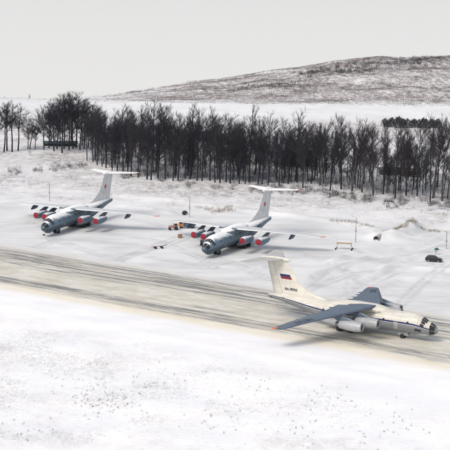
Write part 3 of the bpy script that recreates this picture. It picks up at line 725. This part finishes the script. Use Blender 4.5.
for i, (x, y) in enumerate(front_r):
    p = G(x, y + R.uniform(-2.2, 1.2))
    ytop = np.interp(x, [87, 110, 140, 152, 165, 240, 300, 330, 450], [108, 110, 108, 93, 108, 111, 115, 117, 121]) + R.uniform(-4, 15)
    h = (y - ytop) / FPX * p.y * 1.02
    kind = R.choice(['vase', 'birch', 'poplar', 'poplar', 'birch']) if x > 318 else R.choice(['birch', 'poplar', 'poplar', 'birch', 'thin'])
    plant_tree(p, max(15, h), kind, 'bare tree in the front row of the dark belt, %s from the right edge' % ordw(i + 1), 'front row of the bare tree belt', wide=R.uniform(0.8, 1.05))
# belt interior, denser to the left of the gap
def belt(xa, xb, n_, d0, d1, group, label, kinds, hr):
    for q in range(n_):
        x = R.uniform(xa, xb); y = np.interp(x, [a_[0] for a_ in front], [a_[1] for a_ in front])
        p = P(x, y); Yd = p.y + R.uniform(d0, d1); p = Vector((p.x * Yd / p.y, Yd, 0)); p.z = tz(p.x, p.y)
        plant_tree(p, R.uniform(*hr), R.choice(kinds), label, group, wide=R.uniform(0.75, 1.1))
belt(95, 318, 66, 5, 24, 'trees in the middle of the belt', 'bare tree in the middle of the dark belt, just behind its front row', ['bushy', 'poplar', 'bushy', 'birch'], (12, 22))
belt(100, 322, 60, 24, 62, 'trees at the back of the belt', 'bare tree at the far side of the dark belt, mostly hidden by nearer trunks', ['bushy', 'poplar', 'bushy'], (12, 21))
belt(318, 460, 54, 5, 46, 'sparse trees behind the right end of the belt', 'slender bare tree behind the front row at the right end of the belt', ['poplar', 'thin', 'birch', 'thin', 'bushy'], (12, 20))
# two stands to the left
gl = [(44, 150, 106), (49, 148, 101), (54, 151, 100), (57, 149, 95), (62, 153, 93), (64, 149, 98), (69, 150, 96), (73, 149, 92), (76, 148, 93), (80, 150, 97), (84, 149, 100), (88, 148, 101), (60, 147, 99), (92, 147, 104), (71, 146, 97), (98, 148, 106), (51, 146, 104), (82, 146, 100)]
for i, (x, y, t_) in enumerate(sorted(gl)):
    p = G(x, y); plant_tree(p, (y - t_) / FPX * p.y * 1.02, R.choice(['birch', 'bushy', 'birch']), 'bare tree in the stand by the green shed, %s from its left end' % ordw(i + 1), 'stand of trees by the green shed', wide=1.15)
fl = [(-4, 152, 108), (4, 152, 103), (7, 151, 100), (12, 152, 101), (18, 151, 104), (28, 149, 126), (30, 149, 124), (35, 149, 127)]
for i, (x, y, t_) in enumerate(fl):
    p = G(x, y); plant_tree(p, (y - t_) / FPX * p.y * 1.02, 'thin' if i < 5 else 'vase', ('bare tree in the small clump at the left edge, %s from the left' if i < 5 else 'low bushy tree by the pale marker post, %s tree from the left edge') % ordw(i + 1), 'clump of trees at the left edge', wide=1.3 if i < 5 else 1.5)

# dense dark shrubs beyond the belt at right
def shrub_mesh(seed, n_=420, w_=3.4, h_=4.0):
    r = random.Random(seed); mb = MB()
    for q in range(n_):
        a_ = r.uniform(0, 6.28); rr = math.sqrt(r.random()); f = r.random() ** 0.7
        p = Vector((rr * math.cos(a_) * w_ / 2 * (1.1 - 0.5 * f), rr * math.sin(a_) * w_ / 2 * (1.1 - 0.5 * f), f * h_ * (1 - 0.3 * rr)))
        d = Vector((r.uniform(-1, 1), r.uniform(-1, 1), r.uniform(-0.1, 1))).normalized(); s = d.orthogonal().normalized() * r.uniform(0.06, 0.16)
        L = r.uniform(0.3, 0.9); mb.add([p - s, p + s, p + d * L], [(0, 1, 2)])
    for q in range(6):
        a_ = r.uniform(0, 6.28); mb.tube((0, 0, -0.2), (math.cos(a_) * w_ * 0.3, math.sin(a_) * w_ * 0.3, h_ * 0.7), 0.06, 0.02, 4)
    return mb.mesh('shrub')
SH = [shrub_mesh(i) for i in range(3)]
for me in SH: me.materials.append(MATS['evergreen'])
for i in range(15):
    x = 384 + i * 3.9 + R.uniform(-1, 1); y = 127.5 + R.uniform(-1.5, 1); p = G(x, y)
    o = link('dark_shrub', SH[i % 3], None); o.location = p; k = R.uniform(0.85, 1.25) * (1.35 if i in (6, 12) else 1.0 + 0.25 * R.random()); o.scale = (k * 1.1, k, k); o.rotation_euler = (0, 0, R.uniform(0, 6))
    tag(o, 'dark shrub in the hedge behind the belt at right, %s from left' % ordw(i + 1), 'shrub', 'dark shrubs beyond the belt')

# ------------------------------------------------------------------ scattered growth (stuff)
def tufts(name, pts, mat, hmin, hmax, nb, wd, spread, label, cat, lean=0.6):
    """pts: (n,3); each tuft is nb tapering blades"""
    n_ = len(pts) * nb
    base_ = np.repeat(pts, nb, 0) + np.concatenate([rng.normal(0, spread, (n_, 2)), np.full((n_, 1), -0.05)], 1)
    hh = rng.uniform(hmin, hmax, n_); an = rng.uniform(0, 6.283, n_); le = rng.uniform(0, lean, n_) * hh
    sd_ = rng.uniform(0, 6.283, n_); sx = np.cos(sd_) * wd; sy = np.sin(sd_) * wd
    a_ = base_.copy(); a_[:, 0] -= sx; a_[:, 1] -= sy; b_ = base_.copy(); b_[:, 0] += sx; b_[:, 1] += sy
    c_ = base_.copy(); c_[:, 0] += np.cos(an) * le; c_[:, 1] += np.sin(an) * le; c_[:, 2] += hh
    V = np.stack([a_, b_, c_], 1).reshape(-1, 3); F = np.arange(n_ * 3).reshape(-1, 3)
    return tag(big_mesh(name, V, F, mat), label, cat, kind='stuff')
def scatter(n_, xa, xb, ya, yb, dens):
    x = rng.uniform(xa, xb, n_); y = rng.uniform(ya, yb, n_)
    # keep inside the seen cone with a margin
    ok = (np.abs(x) < 0.17 * y + 15) & (rng.random(n_) < dens(x, y))
    x, y = x[ok], y[ok]; return np.stack([x, y, terr(x, y)], 1)
fieldv = lambda x, y: x * RV[0] + y * RV[1]
patchy = lambda x, y, s, t: np.clip((fbm(x / s, y / s, 4) - t) * 5, 0, 1)
pts = scatter(55000, -75, 75, 225, 330, lambda x, y: sstep(V0 - 14, V0 - 40, fieldv(x, y)) * (0.10 + 0.9 * patchy(x, y, 11, 0.02)) * np.clip(0.15 + patchy(x + 60, y, 34, -0.15), 0, 1) * (0.45 + 0.55 * sstep(25, -15, x)))
tufts('weeds', pts, 'weed', 0.08, 0.38, 5, 0.014, 0.22, 'thin dead weeds poking through the foreground snow', 'weeds')
pts = np.array([[*(P(x + R.gauss(0, 17), y + R.gauss(0, 9)))[:2], 0] for (x, y, k) in ((100, 402, 30), (84, 394, 16), (132, 400, 16), (103, 405, 14), (60, 383, 10), (330, 395, 16), (210, 420, 18), (400, 420, 16), (300, 430, 16), (30, 430, 14), (150, 380, 16), (250, 385, 12), (370, 440, 12)) for _ in range(k)]); pts[:, 2] = terr(pts[:, 0], pts[:, 1])
tufts('tall_weeds', pts, 'weed', 0.25, 0.7, 8, 0.02, 0.12, 'taller dark clumps of dead weeds in the foreground snow', 'weeds', 0.3)
bl = lambda x, y: y + 0.25 * x
pts = scatter(9000, -120, 120, 470, 600, lambda x, y: sstep(486, 500, bl(x, y)) * sstep(590, 570, y) * (0.08 + patchy(x, y, 9, 0.10)))
tufts('dry_grass', pts, 'dry_grass', 0.3, 0.9, 7, 0.02, 0.3, 'dry straw grass on the rough snow before the tree belt', 'grass')
ex = np.array([a_[0] for a_ in front]); ey = np.array([a_[1] for a_ in front])
bp_ = []
for q in range(1700):
    x = R.uniform(85, 462); y = float(np.interp(x, ex, ey)) + R.gauss(4.5 if x > 250 else 2.5, 3.0)
    if vnoise(x / 9, y / 4) > (-0.12 if x > 250 else 0.1): p = P(x, y); bp_.append((p.x, p.y, tz(p.x, p.y)))
for q in range(170):
    x = R.uniform(8, 88); y = R.gauss(np.interp(x, [8, 88], [172, 166]), 1.6); p = P(x, y)
    if vnoise(x / 6, 3.3) > -0.1: bp_.append((p.x, p.y, tz(p.x, p.y)))
tufts('brush', np.array(bp_), 'twig_brown', 0.5, 2.0, 15, 0.022, 0.45, 'low leafless brush along the foot of the tree belt', 'brush', 0.7)
up_ = []
for q in range(2400):
    x = R.uniform(92, 455); y0 = float(np.interp(x, ex, ey)); p = P(x, y0); Yd = p.y + R.uniform(4, 60); up_.append((p.x * Yd / p.y, Yd, 0)) if x < 325 or R.random() < 0.85 else None
up_ = np.array(up_); up_[:, 2] = terr(up_[:, 0], up_[:, 1])
tufts('undergrowth', up_, 'twig', 0.5, 3.4, 14, 0.026, 0.9, 'leafless undergrowth between the trunks of the belt', 'undergrowth', 0.5)
rd = []
for q in range(380):
    k = R.random(); a_ = R.choice(((374, 235, 405, 229), (398, 236, 414, 228), (330, 221, 372, 228), (408, 228, 440, 233), (212, 214, 232, 208), (195, 208, 235, 211)))
    p = P(a_[0] + (a_[2] - a_[0]) * k + R.gauss(0, 1.5), a_[1] + (a_[3] - a_[1]) * k + R.gauss(0, 0.8)); rd.append((p.x, p.y, tz(p.x, p.y)))
tufts('reeds', np.array(rd), 'dry_grass', 0.4, 1.3, 9, 0.022, 0.28, 'straw-coloured reeds on and around the snow mound', 'reeds', 0.35)
hillp = scatter(150000, -190, 190, 846, 1012, lambda x, y: sstep(846, 866, y) * (0.34 + 0.6 * patchy(x, y * 2.0, 15, -0.03)) * (0.03 + 0.97 * sstep(-95, 25, x)) * (1 - 0.85 * sstep(975, 995, y) * sstep(60, -40, x)))
tufts('hill_scrub', hillp, 'scrub_pink', 0.2, 0.75, 6, 0.045, 0.7, 'sparse brown scrub dotted over the snowy hillside', 'scrub', 0.7)
h2 = []
for (xa, xb, ya, yb, n_, h_) in ((385, 450, 58, 67, 240, 0), (300, 320, 64, 67, 40, 0), (118, 150, 97, 101, 40, 0), (-5, 36, 119, 127, 110, 0), (98, 150, 128, 133, 150, 0), (320, 372, 63, 72, 260, 0), (230, 300, 74, 84, 120, 0)):
    for q in range(n_):
        x = R.gauss((xa + xb) / 2, (xb - xa) / 2.6); y = R.gauss((ya + yb) / 2, (yb - ya) / 2.6); p = P(x, y)
        if p.y > 835:
            Yd = 850 + (105 - y) / 50 * 150 if x > 200 else 985; d = ray(x, y); p = Vector((d[0] * Yd / d[1], Yd, 0))
        h2.append((p.x, p.y, tz(p.x, p.y)))
tufts('far_thicket', np.array(h2), 'evergreen', 0.7, 2.2, 12, 0.07, 0.8, 'dark patches of thicket on the hill and far fields', 'thicket', 0.6)

# ------------------------------------------------------------------ buildings in the belt
def house(name, label, cat, x0, x1, ybase, hgt, depth, wall_m, roof_m, roof_h=1.2, extraY=0, nwin=0, planks=0):
    a_, b_ = P(x0, ybase), P(x1, ybase)
    k = (a_.y + extraY) / a_.y; a_ = a_ * k; k = (b_.y + extraY) / b_.y; b_ = b_ * k; a_.z = b_.z = 0
    L = (b_ - a_).length; ang = math.atan2(b_.y - a_.y, b_.x - a_.x); c_ = (a_ + b_) / 2; c_.z = tz(c_.x, c_.y) - 0.15
    o = thing(name, label, cat, c_, ang)
    MB().box((0, depth / 2, hgt / 2), (L, depth, hgt)).obj('wall', wall_m, o, None)
    e_ = 0.4; z0 = hgt + 0.003
    MB().add([(-L / 2 - e_, -e_, z0), (L / 2 + e_, -e_, z0), (L / 2 + e_, depth + e_, z0), (-L / 2 - e_, depth + e_, z0), (-L / 2 - e_, depth / 2, z0 + roof_h), (L / 2 + e_, depth / 2, z0 + roof_h)],
             [(3, 2, 1, 0), (0, 1, 5, 4), (2, 3, 4, 5), (1, 2, 5), (3, 0, 4)]).obj('roof', roof_m, o, None)
    for i in range(nwin):
        xx = -L / 2 + L * (i + 0.5) / nwin
        wn = MB().box((xx, -0.02, hgt * 0.55), (0.9, 0.08, 1.0)).obj('window', 'glass_dark', o, None)
        MB().box((xx, -0.045, hgt * 0.55 - 0.58), (1.1, 0.12, 0.1)).obj('sill', 'white_paint', wn, None)
    for i in range(planks):
        zz_ = 0.2 + (hgt - 0.4) * (i + 0.5) / planks
        MB().box((0, -0.03, zz_), (L - 0.1, 0.08, (hgt - 0.4) / planks * 0.35)).obj('plank', 'plank_red', o, None)
    MB().box((L * 0.28, -0.03, 1.0), (0.95, 0.08, 2.0)).obj('door', 'plank_dark', o, None)
    return o
house('shed', 'long low shed with dark green roof under the left stand of trees', 'shed', 44, 77, 146.5, 1.3, 5, 'frost_green', 'frost_green', 0.9, nwin=3)
house('barn', 'dark barn behind the front trees, right of the middle jet tail', 'barn', 284, 317, 166, 3.4, 9, 'plank_dark', 'frost_roof', 3.0, nwin=3)
house('wooden_hut', 'small red-brown hut glimpsed between trees near the right edge', 'hut', 402, 420, 177, 2.4, 5, 'plank_dark', 'frost_plank', 0.9, planks=2, nwin=2)
house('lean_to', 'low dark lean-to left of the red-brown hut behind the trees', 'hut', 381, 400, 175, 2.1, 5, 'plank_dark', 'frost_roof', 0.8, nwin=2)
house('warehouse', 'long dark low warehouse roof behind the left half of the belt', 'warehouse', 100, 146, 143, 3.2, 9, 'plank_dark', 'frost_roof', 1.6, nwin=4)
house('garage', 'dark flat garage behind the trees above the middle jet', 'garage', 178, 211, 141, 2.8, 8, 'plank_dark', 'frost_roof', 1.4, nwin=3)

# ------------------------------------------------------------------ poles
def light_pole(x, yb, yt, label, arm=0.9):
    p = G(x, yb); h = (yb - yt) / FPX * math.hypot(p.y, CAM_H) * 1.0
    o = thing('lamp_pole', label, 'lamp pole', p, R.uniform(-0.6, 0.6), 'poles around the apron')
    MB().tube((0, 0, -0.3), (0, 0, h * 0.45), 0.16, 0.14, 8).obj('pole_base', 'concrete', o)
    MB().tube((0, 0, h * 0.45), (0, 0, h), 0.11, 0.075, 8).obj('pole_shaft', 'strut_steel', o)
    hd = MB().tube((0, 0, h - 0.06), (-arm, 0, h + 0.22), 0.045, None, 6).obj('lamp_arm', 'strut_steel', o)
    MB().box((-arm - 0.25, 0, h + 0.25), (0.65, 0.26, 0.15), taper=0.7).obj('lamp_head', 'concrete', hd, None)
    MB().box((0, 0, h * 0.45), (0.4, 0.4, 0.16)).obj('collar', 'rust', o, None)
light_pole(49.5, 201, 182.5, 'slim grey lamp pole behind the nose of the left jet')
light_pole(189.5, 217, 196.5, 'slim grey lamp pole behind the wing of the middle jet')
light_pole(355.5, 242.5, 217, 'tall lamp pole standing beside the trestle on the right apron')
light_pole(446.2, 249, 231.5, 'thin lamp pole by the road above the parked car')
light_pole(305, 113, 105, 'tiny pole beside the distant snowy road under the hill', 0.6)

# ------------------------------------------------------------------ parked car
def car():
    p = G(434, 261.6); o = thing('parked_car', 'black estate car parked on packed snow at the right edge', 'car', p + Vector((0, 0, 0.0)), math.radians(-19))
    prof = [(-2.38, 0.42), (-2.42, 0.78), (-2.34, 1.02), (-2.18, 1.30), (-1.95, 1.62), (-1.55, 1.70), (-0.4, 1.72), (0.25, 1.66), (0.75, 1.36), (1.05, 1.10), (1.75, 1.03), (2.20, 0.90), (2.40, 0.70), (2.40, 0.42), (2.2, 0.30), (-2.2, 0.30)]
    def wdt(x, z):
        w_ = 0.92 - 0.10 * max(0, abs(x) - 1.5) / 0.9
        return w_ - 0.26 * max(0, (z - 1.0)) / 0.7
    rr = []
    for sgn in (-1, -0.96, 0.96, 1):
        kk = 0.97 if abs(sgn) == 1 else 1.0
        rr.append([Vector((x * kk, sgn * wdt(x, z), 1.0 + (z - 1.0) * kk)) for x, z in prof])
    body = MB().loft(rr).obj('body', 'car_black', o, 30)
    for sgn in (-1, 1):
        for quad in (((-2.0, 1.12), (-1.08, 1.12), (-1.1, 1.56), (-1.75, 1.54)), ((-1.0, 1.12), (-0.1, 1.12), (-0.12, 1.60), (-1.0, 1.58)), ((-0.02, 1.12), (0.88, 1.10), (0.34, 1.52), (-0.04, 1.59))):
            vs = [Vector((x, sgn * (wdt(x, z) + 0.012), z)) for x, z in quad] + [Vector((x, sgn * (wdt(x, z) - 0.01), z)) for x, z in quad]
            MB().add(vs, [(0, 1, 2, 3), (7, 6, 5, 4), (0, 4, 5, 1), (1, 5, 6, 2), (2, 6, 7, 3), (3, 7, 4, 0)]).obj('side_window', 'glass_dark', o, None)
        MB().box((0.72, sgn * 0.98, 1.14), (0.2, 0.2, 0.14)).obj('mirror', 'car_black', o, None)
        MB().box((2.36, sgn * 0.62, 0.78), (0.12, 0.38, 0.16)).obj('headlight', 'lamp_glass', o, None)
        MB().box((-2.39, sgn * 0.70, 0.98), (0.1, 0.22, 0.34)).obj('tail_light', 'tail_red', o, None)
        for xw in (-1.42, 1.42):
            k = 16; y0 = sgn * 0.80
            wh = MB().loft([[Vector((xw + q * math.cos(t), y0 + dy, 0.34 + q * math.sin(t))) for t in [2 * math.pi * i / k for i in range(k)]] for dy, q in ((-0.11, 0.28), (-0.11, 0.34), (0.13, 0.34), (0.13, 0.28))]).obj('tyre', 'tyre', o)
            MB().loft([[Vector((xw + q * math.cos(t), y0 + sgn * dy, 0.34 + q * math.sin(t))) for t in [2 * math.pi * i / k for i in range(k)]] for dy, q in ((0.12, 0.22), (0.145, 0.2), (0.14, 0.05))]).obj('rim', 'hub', wh)
    ws = [Vector((0.80, -0.66, 1.35)), Vector((0.80, 0.66, 1.35)), Vector((0.30, 0.60, 1.66)), Vector((0.30, -0.60, 1.66))]
    MB().add([q + Vector((0.02, 0, 0.02)) for q in ws], [(0, 1, 2, 3)]).obj('windscreen', 'glass_dark', o, None)
    MB().box((-0.7, 0.5, 1.77), (1.9, 0.05, 0.05)).obj('roof_rail', 'strut_steel', o, None); MB().box((-0.7, -0.5, 1.77), (1.9, 0.05, 0.05)).obj('roof_rail', 'strut_steel', o, None)
car()
# small sign board near the car
p = G(436.5, 254.5); o = thing('roofed_sign', 'small post with dark green peaked cap behind the parked car', 'sign', p, 0.3)
MB().tube((-0.3, 0, -0.2), (-0.3, 0, 1.5), 0.06, None, 6).obj('post', 'rust', o); MB().tube((0.3, 0, -0.2), (0.3, 0, 1.5), 0.06, None, 6).obj('post', 'white_paint', o)
MB().box((0, 0, 1.05), (0.62, 0.06, 0.7)).obj('board', 'white_paint', o, None)
MB().add([(-0.75, -0.45, 1.45), (0.75, -0.45, 1.45), (0.75, 0.45, 1.45), (-0.75, 0.45, 1.45), (-0.2, 0, 2.05), (0.2, 0, 2.05)], [(3, 2, 1, 0), (0, 1, 5, 4), (1, 2, 5), (2, 3, 4, 5), (3, 0, 4)]).obj('peaked_cap', 'sign_green', o, None)

# maintenance trestle
p = G(344, 249.5); o = thing('service_trestle', 'wheeled service trestle with ochre beam beside the tall lamp pole', 'trestle', p, math.radians(-12))
MB().box((0, -0.55, 2.0), (4.4, 0.16, 0.34)).obj('beam', 'ochre', o, None); MB().box((0, 0.55, 2.0), (4.4, 0.16, 0.34)).obj('beam', 'ochre', o, None)
MB().box((0, 0, 2.22), (4.5, 1.3, 0.08)).obj('deck', 'white_paint', o, None)
for sx in (-1, 1):
    for sy in (-1, 1):
        lg = MB().tube((sx * 1.9, sy * 0.5, 2.0), (sx * 2.35, sy * 0.95, 0.25), 0.11, 0.09, 6).obj('leg', 'pale_steel', o)
        MB().loft([[Vector((sx * 2.35 + 0.26 * math.cos(t), sy * 0.95 + dy, 0.26 + 0.26 * math.sin(t))) for t in [2 * math.pi * i / 12 for i in range(12)]] for dy in (-0.09, 0.09)]).obj('castor', 'tyre', lg)
    MB().tube((sx * 2.15, -0.75, 1.0), (sx * 2.15, 0.75, 1.0), 0.06, None, 6).obj('cross_brace', 'pale_steel', o)
    MB().tube((sx * 2.2, -0.62, 2.2), (sx * 2.2, -0.62, 3.0), 0.04, None, 6).obj('rail_post', 'pale_steel', o)
MB().tube((-2.2, -0.62, 3.0), (-2.2, 0.62, 3.0), 0.04, None, 6).obj('hand_rail', 'pale_steel', o)

# tow bar
p = G(159.5, 248.5); o = thing('tow_bar', 'rusty aircraft tow bar lying on small wheels ahead of the left jet', 'tow bar', p, math.radians(22))
MB().tube((-2.5, 0, 0.62), (1.2, 0, 0.72), 0.09, None, 8).obj('bar', 'rust', o); MB().tube((1.2, 0, 0.72), (2.5, 0.5, 0.95), 0.09, None, 8).obj('hitch_arm', 'dark_metal', o)
for x, y in ((-1.3, -0.5), (-1.3, 0.5), (0.7, -0.5), (0.7, 0.5)):
    MB().loft([[Vector((x + 0.32 * math.cos(t), y + dy, 0.34 + 0.32 * math.sin(t))) for t in [2 * math.pi * i / 14 for i in range(14)]] for dy in (-0.1, 0.1)]).obj('tyre', 'tyre', o)
for x in (-1.3, 0.7): MB().tube((x, -0.5, 0.34), (x, 0.5, 0.34), 0.05, None, 6).obj('axle', 'dark_metal', o); MB().tube((x, 0, 0.34), (x, 0, 0.66), 0.06, None, 6).obj('stand_strut', 'dark_metal', o)

# vehicles by the middle jet
def wheels(o, xs_, yy, r):
    for x in xs_:
        for s in (-1, 1):
            MB().loft([[Vector((x + q * math.cos(t), s * yy + dy, r + q * math.sin(t))) for t in [2 * math.pi * i / 14 for i in range(14)]] for dy, q in ((-0.14, r * 0.8), (-0.12, r), (0.12, r), (0.14, r * 0.8))]).obj('tyre', 'tyre', o)
p = G(187, 228); o = thing('truck', 'small truck with orange cab and dark blue body behind the middle jet wing', 'truck', p, math.radians(172))
MB().loft([[Vector((x, y, z)) for x, z in ((0.9, 0.6), (2.6, 0.6), (2.6, 1.25), (2.35, 2.05), (1.0, 2.15), (0.9, 2.1))] for y in (-1.0, 1.0)]).obj('cab', 'truck_orange', o, None)
MB().add([(2.62, -0.85, 1.3), (2.62, 0.85, 1.3), (2.39, 0.8, 2.0), (2.39, -0.8, 2.0)], [(0, 1, 2, 3)]).obj('windscreen', 'glass_dark', o, None)
for s in (-1, 1): MB().box((1.75, s * 1.0, 1.65), (0.8, 0.05, 0.5)).obj('cab_window', 'glass_dark', o, None); MB().box((2.62, s * 0.75, 0.85), (0.06, 0.25, 0.2)).obj('headlight', 'lamp_glass', o, None)
MB().box((-0.95, 0, 1.35), (3.4, 2.0, 1.2)).obj('cargo_body', 'truck_blue', o, None); MB().box((0, 0, 0.62), (5.0, 0.9, 0.2)).obj('chassis', 'dark_metal', o, None)
wheels(o, (-1.7, 1.8), 0.85, 0.46)
p = G(173.5, 229.8); o = thing('tractor', 'pinkish-red snow-dusted tractor with dark wheels left of the orange truck', 'tractor', p, math.radians(190))
MB().box((0.75, 0, 1.0), (1.5, 0.9, 0.65)).obj('bonnet', 'tractor_pink', o, None)
MB().box((-0.65, 0, 1.45), (1.2, 1.3, 1.3), taper=0.9).obj('cab', 'tractor_pink', o, None); MB().box((-0.65, 0, 2.16), (1.3, 1.4, 0.1)).obj('cab_roof', 'white_paint', o, None)
for s in (-1, 1): MB().box((-0.65, s * 0.66, 1.7), (0.8, 0.04, 0.5)).obj('cab_window', 'glass_dark', o, None)
MB().box((-0.02, 0, 1.7), (0.04, 0.9, 0.5)).obj('windscreen', 'glass_dark', o, None); MB().tube((0.6, 0.2, 1.3), (0.6, 0.2, 2.0), 0.05, None, 6).obj('exhaust', 'dark_metal', o)
wheels(o, (-0.75,), 0.85, 0.62); wheels(o, (1.2,), 0.7, 0.4)
p = G(180, 237.8); o = thing('crate', 'small brown wooden crate on the snow near the middle jet engines', 'crate', p, 0.3)
MB().box((0, 0, 0.55), (1.1, 1.1, 1.06)).obj('box', 'crate_brown', o, None)
for z in (0.12, 0.98):
    MB().box((0, 0, z), (1.2, 1.2, 0.14)).obj('batten', 'ochre', o, None)
for s in (-1, 1): MB().box((s * 0.5, 0, 0.02), (0.14, 1.1, 0.12)).obj('skid', 'plank_dark', o, None)
p = G(184.8, 214.8); o = thing('field_cart', 'small dark covered cart at the foot of the lamp pole', 'cart', p, 0.5)
MB().loft([[Vector((x, y, z)) for x, z in ((-0.8, 0.4), (0.8, 0.4), (0.8, 0.9), (0.35, 1.35), (-0.4, 1.3), (-0.8, 0.95))] for y in (-0.5, 0.5)]).obj('body', 'dark_metal', o, None)
MB().tube((0.8, 0, 0.45), (1.6, 0, 0.35), 0.04, None, 6).obj('drawbar', 'dark_metal', o); wheels(o, (-0.3,), 0.55, 0.32)
p = G(202, 245.5); o = thing('power_cart', 'upright dark ground power cart beside the nose of the middle jet', 'cart', p, 0.2)
MB().box((0, 0, 1.0), (0.9, 0.8, 1.2)).obj('cabinet', 'dark_metal', o, None); MB().box((0, 0, 1.64), (1.0, 0.9, 0.07)).obj('lid', 'frame_grey', o, None)
MB().box((0.1, -0.41, 1.15), (0.4, 0.03, 0.4)).obj('panel', 'frame_grey', o, None); MB().tube((-0.45, 0, 0.9), (-0.9, 0, 1.5), 0.04, None, 6).obj('handle', 'strut_steel', o)
wheels(o, (-0.3, 0.3), 0.42, 0.24)
p = G(44, 235.3); o = thing('wheel_chock', 'tiny dark wheel chock on the snow before the left jet nose', 'chock', p, 0.5)
MB().add([(-0.35, -0.3, 0), (0.35, -0.3, 0), (0.35, 0.3, 0), (-0.35, 0.3, 0), (-0.1, -0.3, 0.5), (-0.1, 0.3, 0.5)], [(3, 2, 1, 0), (0, 1, 4), (1, 2, 5, 4), (2, 3, 5), (3, 0, 4, 5)]).obj('wedge', 'dark_metal', o, None)
MB().tube((0.1, -0.3, 0.3), (0.6, -0.5, 0.1), 0.03, None, 5).obj('cord', 'rust', o)
# culvert in the mound
p = P(376.2, 241.5); p.z = tz(p.x, p.y) - 0.25; o = thing('culvert', 'round dark culvert mouth in the snow mound by the lamp pole', 'culvert', p, math.radians(-22))
k = 18; rr = [[Vector((q * math.cos(t), y, 0.85 + q * math.sin(t) * 0.9)) for t in [2 * math.pi * i / k for i in range(k)]] for y, q in ((4.5, 0.8), (-0.2, 0.82), (-0.22, 0.9), (4.5, 0.9))]
MB().loft(rr, False).obj('pipe', 'concrete', o); MB().add([Vector((0.8 * math.cos(t), 0.6, 0.85 + 0.72 * math.sin(t))) for t in [2 * math.pi * i / k for i in range(k)]], [tuple(range(k))]).obj('shade_disc', 'dark_metal', o, None)  # solid dark disc stands in for the shade inside the pipe
# white marker post
p = G(29.8, 155.5); o = thing('marker_post', 'small pale marker post with box in front of the left trees', 'marker', p)
MB().tube((0, 0, -0.2), (0, 0, 2.3), 0.16, 0.12, 8).obj('post', 'concrete', o); MB().box((0, 0, 1.5), (1.6, 0.5, 0.5)).obj('box', 'concrete', o, None); MB().box((0, 0, 2.36), (0.6, 0.6, 0.16)).obj('cap', 'concrete', o, None)
# far derrick
Yd = 1240; d = ray(29.5, 94.0); tp = Vector((d[0] * Yd / d[1], Yd, CAM_H + d[2] * Yd / d[1])); gz = tz(tp.x, Yd); hh = tp.z - gz
o = thing('derrick', 'faint pointed derrick tower on the far left skyline', 'tower', (tp.x, Yd, gz))
for sx in (-1, 1):
    for sy in (-1, 1): MB().tube((sx * 2.6, sy * 2.6, -0.5), (sx * 0.3, sy * 0.3, hh), 0.22, 0.14, 5).obj('leg', 'concrete', o)
for f in (0.2, 0.4, 0.55, 0.7, 0.85):
    q = 2.6 - 2.3 * f; mb = MB()
    for a_, b_ in (((-1, -1), (1, -1)), ((1, -1), (1, 1)), ((1, 1), (-1, 1)), ((-1, 1), (-1, -1))): mb.tube((a_[0] * q, a_[1] * q, hh * f), (b_[0] * q, b_[1] * q, hh * f), 0.12, None, 4)
    mb.obj('ring_brace', 'concrete', o)
MB().box((0, 0, hh * 0.62), (2.7, 2.7, hh * 0.7), taper=0.35).obj('cladding', 'concrete', o, None)

# ------------------------------------------------------------------ haze
m = bpy.data.materials.new('haze'); m.use_nodes = True; nn = m.node_tree.nodes; nn.clear()
pv = nn.new('ShaderNodeVolumePrincipled'); ou = nn.new('ShaderNodeOutputMaterial'); m.node_tree.links.new(pv.outputs[0], ou.inputs['Volume'])
pv.inputs['Color'].default_value = (0.97, 0.97, 0.96, 1); pv.inputs['Density'].default_value = 0.000028; pv.inputs['Anisotropy'].default_value = 0.0
MATS['haze'] = m
hz = MB().box((0, 7000, 10), (36000, 36000, 190)).obj('haze', 'haze', None, None); tag(hz, 'pale winter haze over the whole airfield', 'haze', kind='stuff')
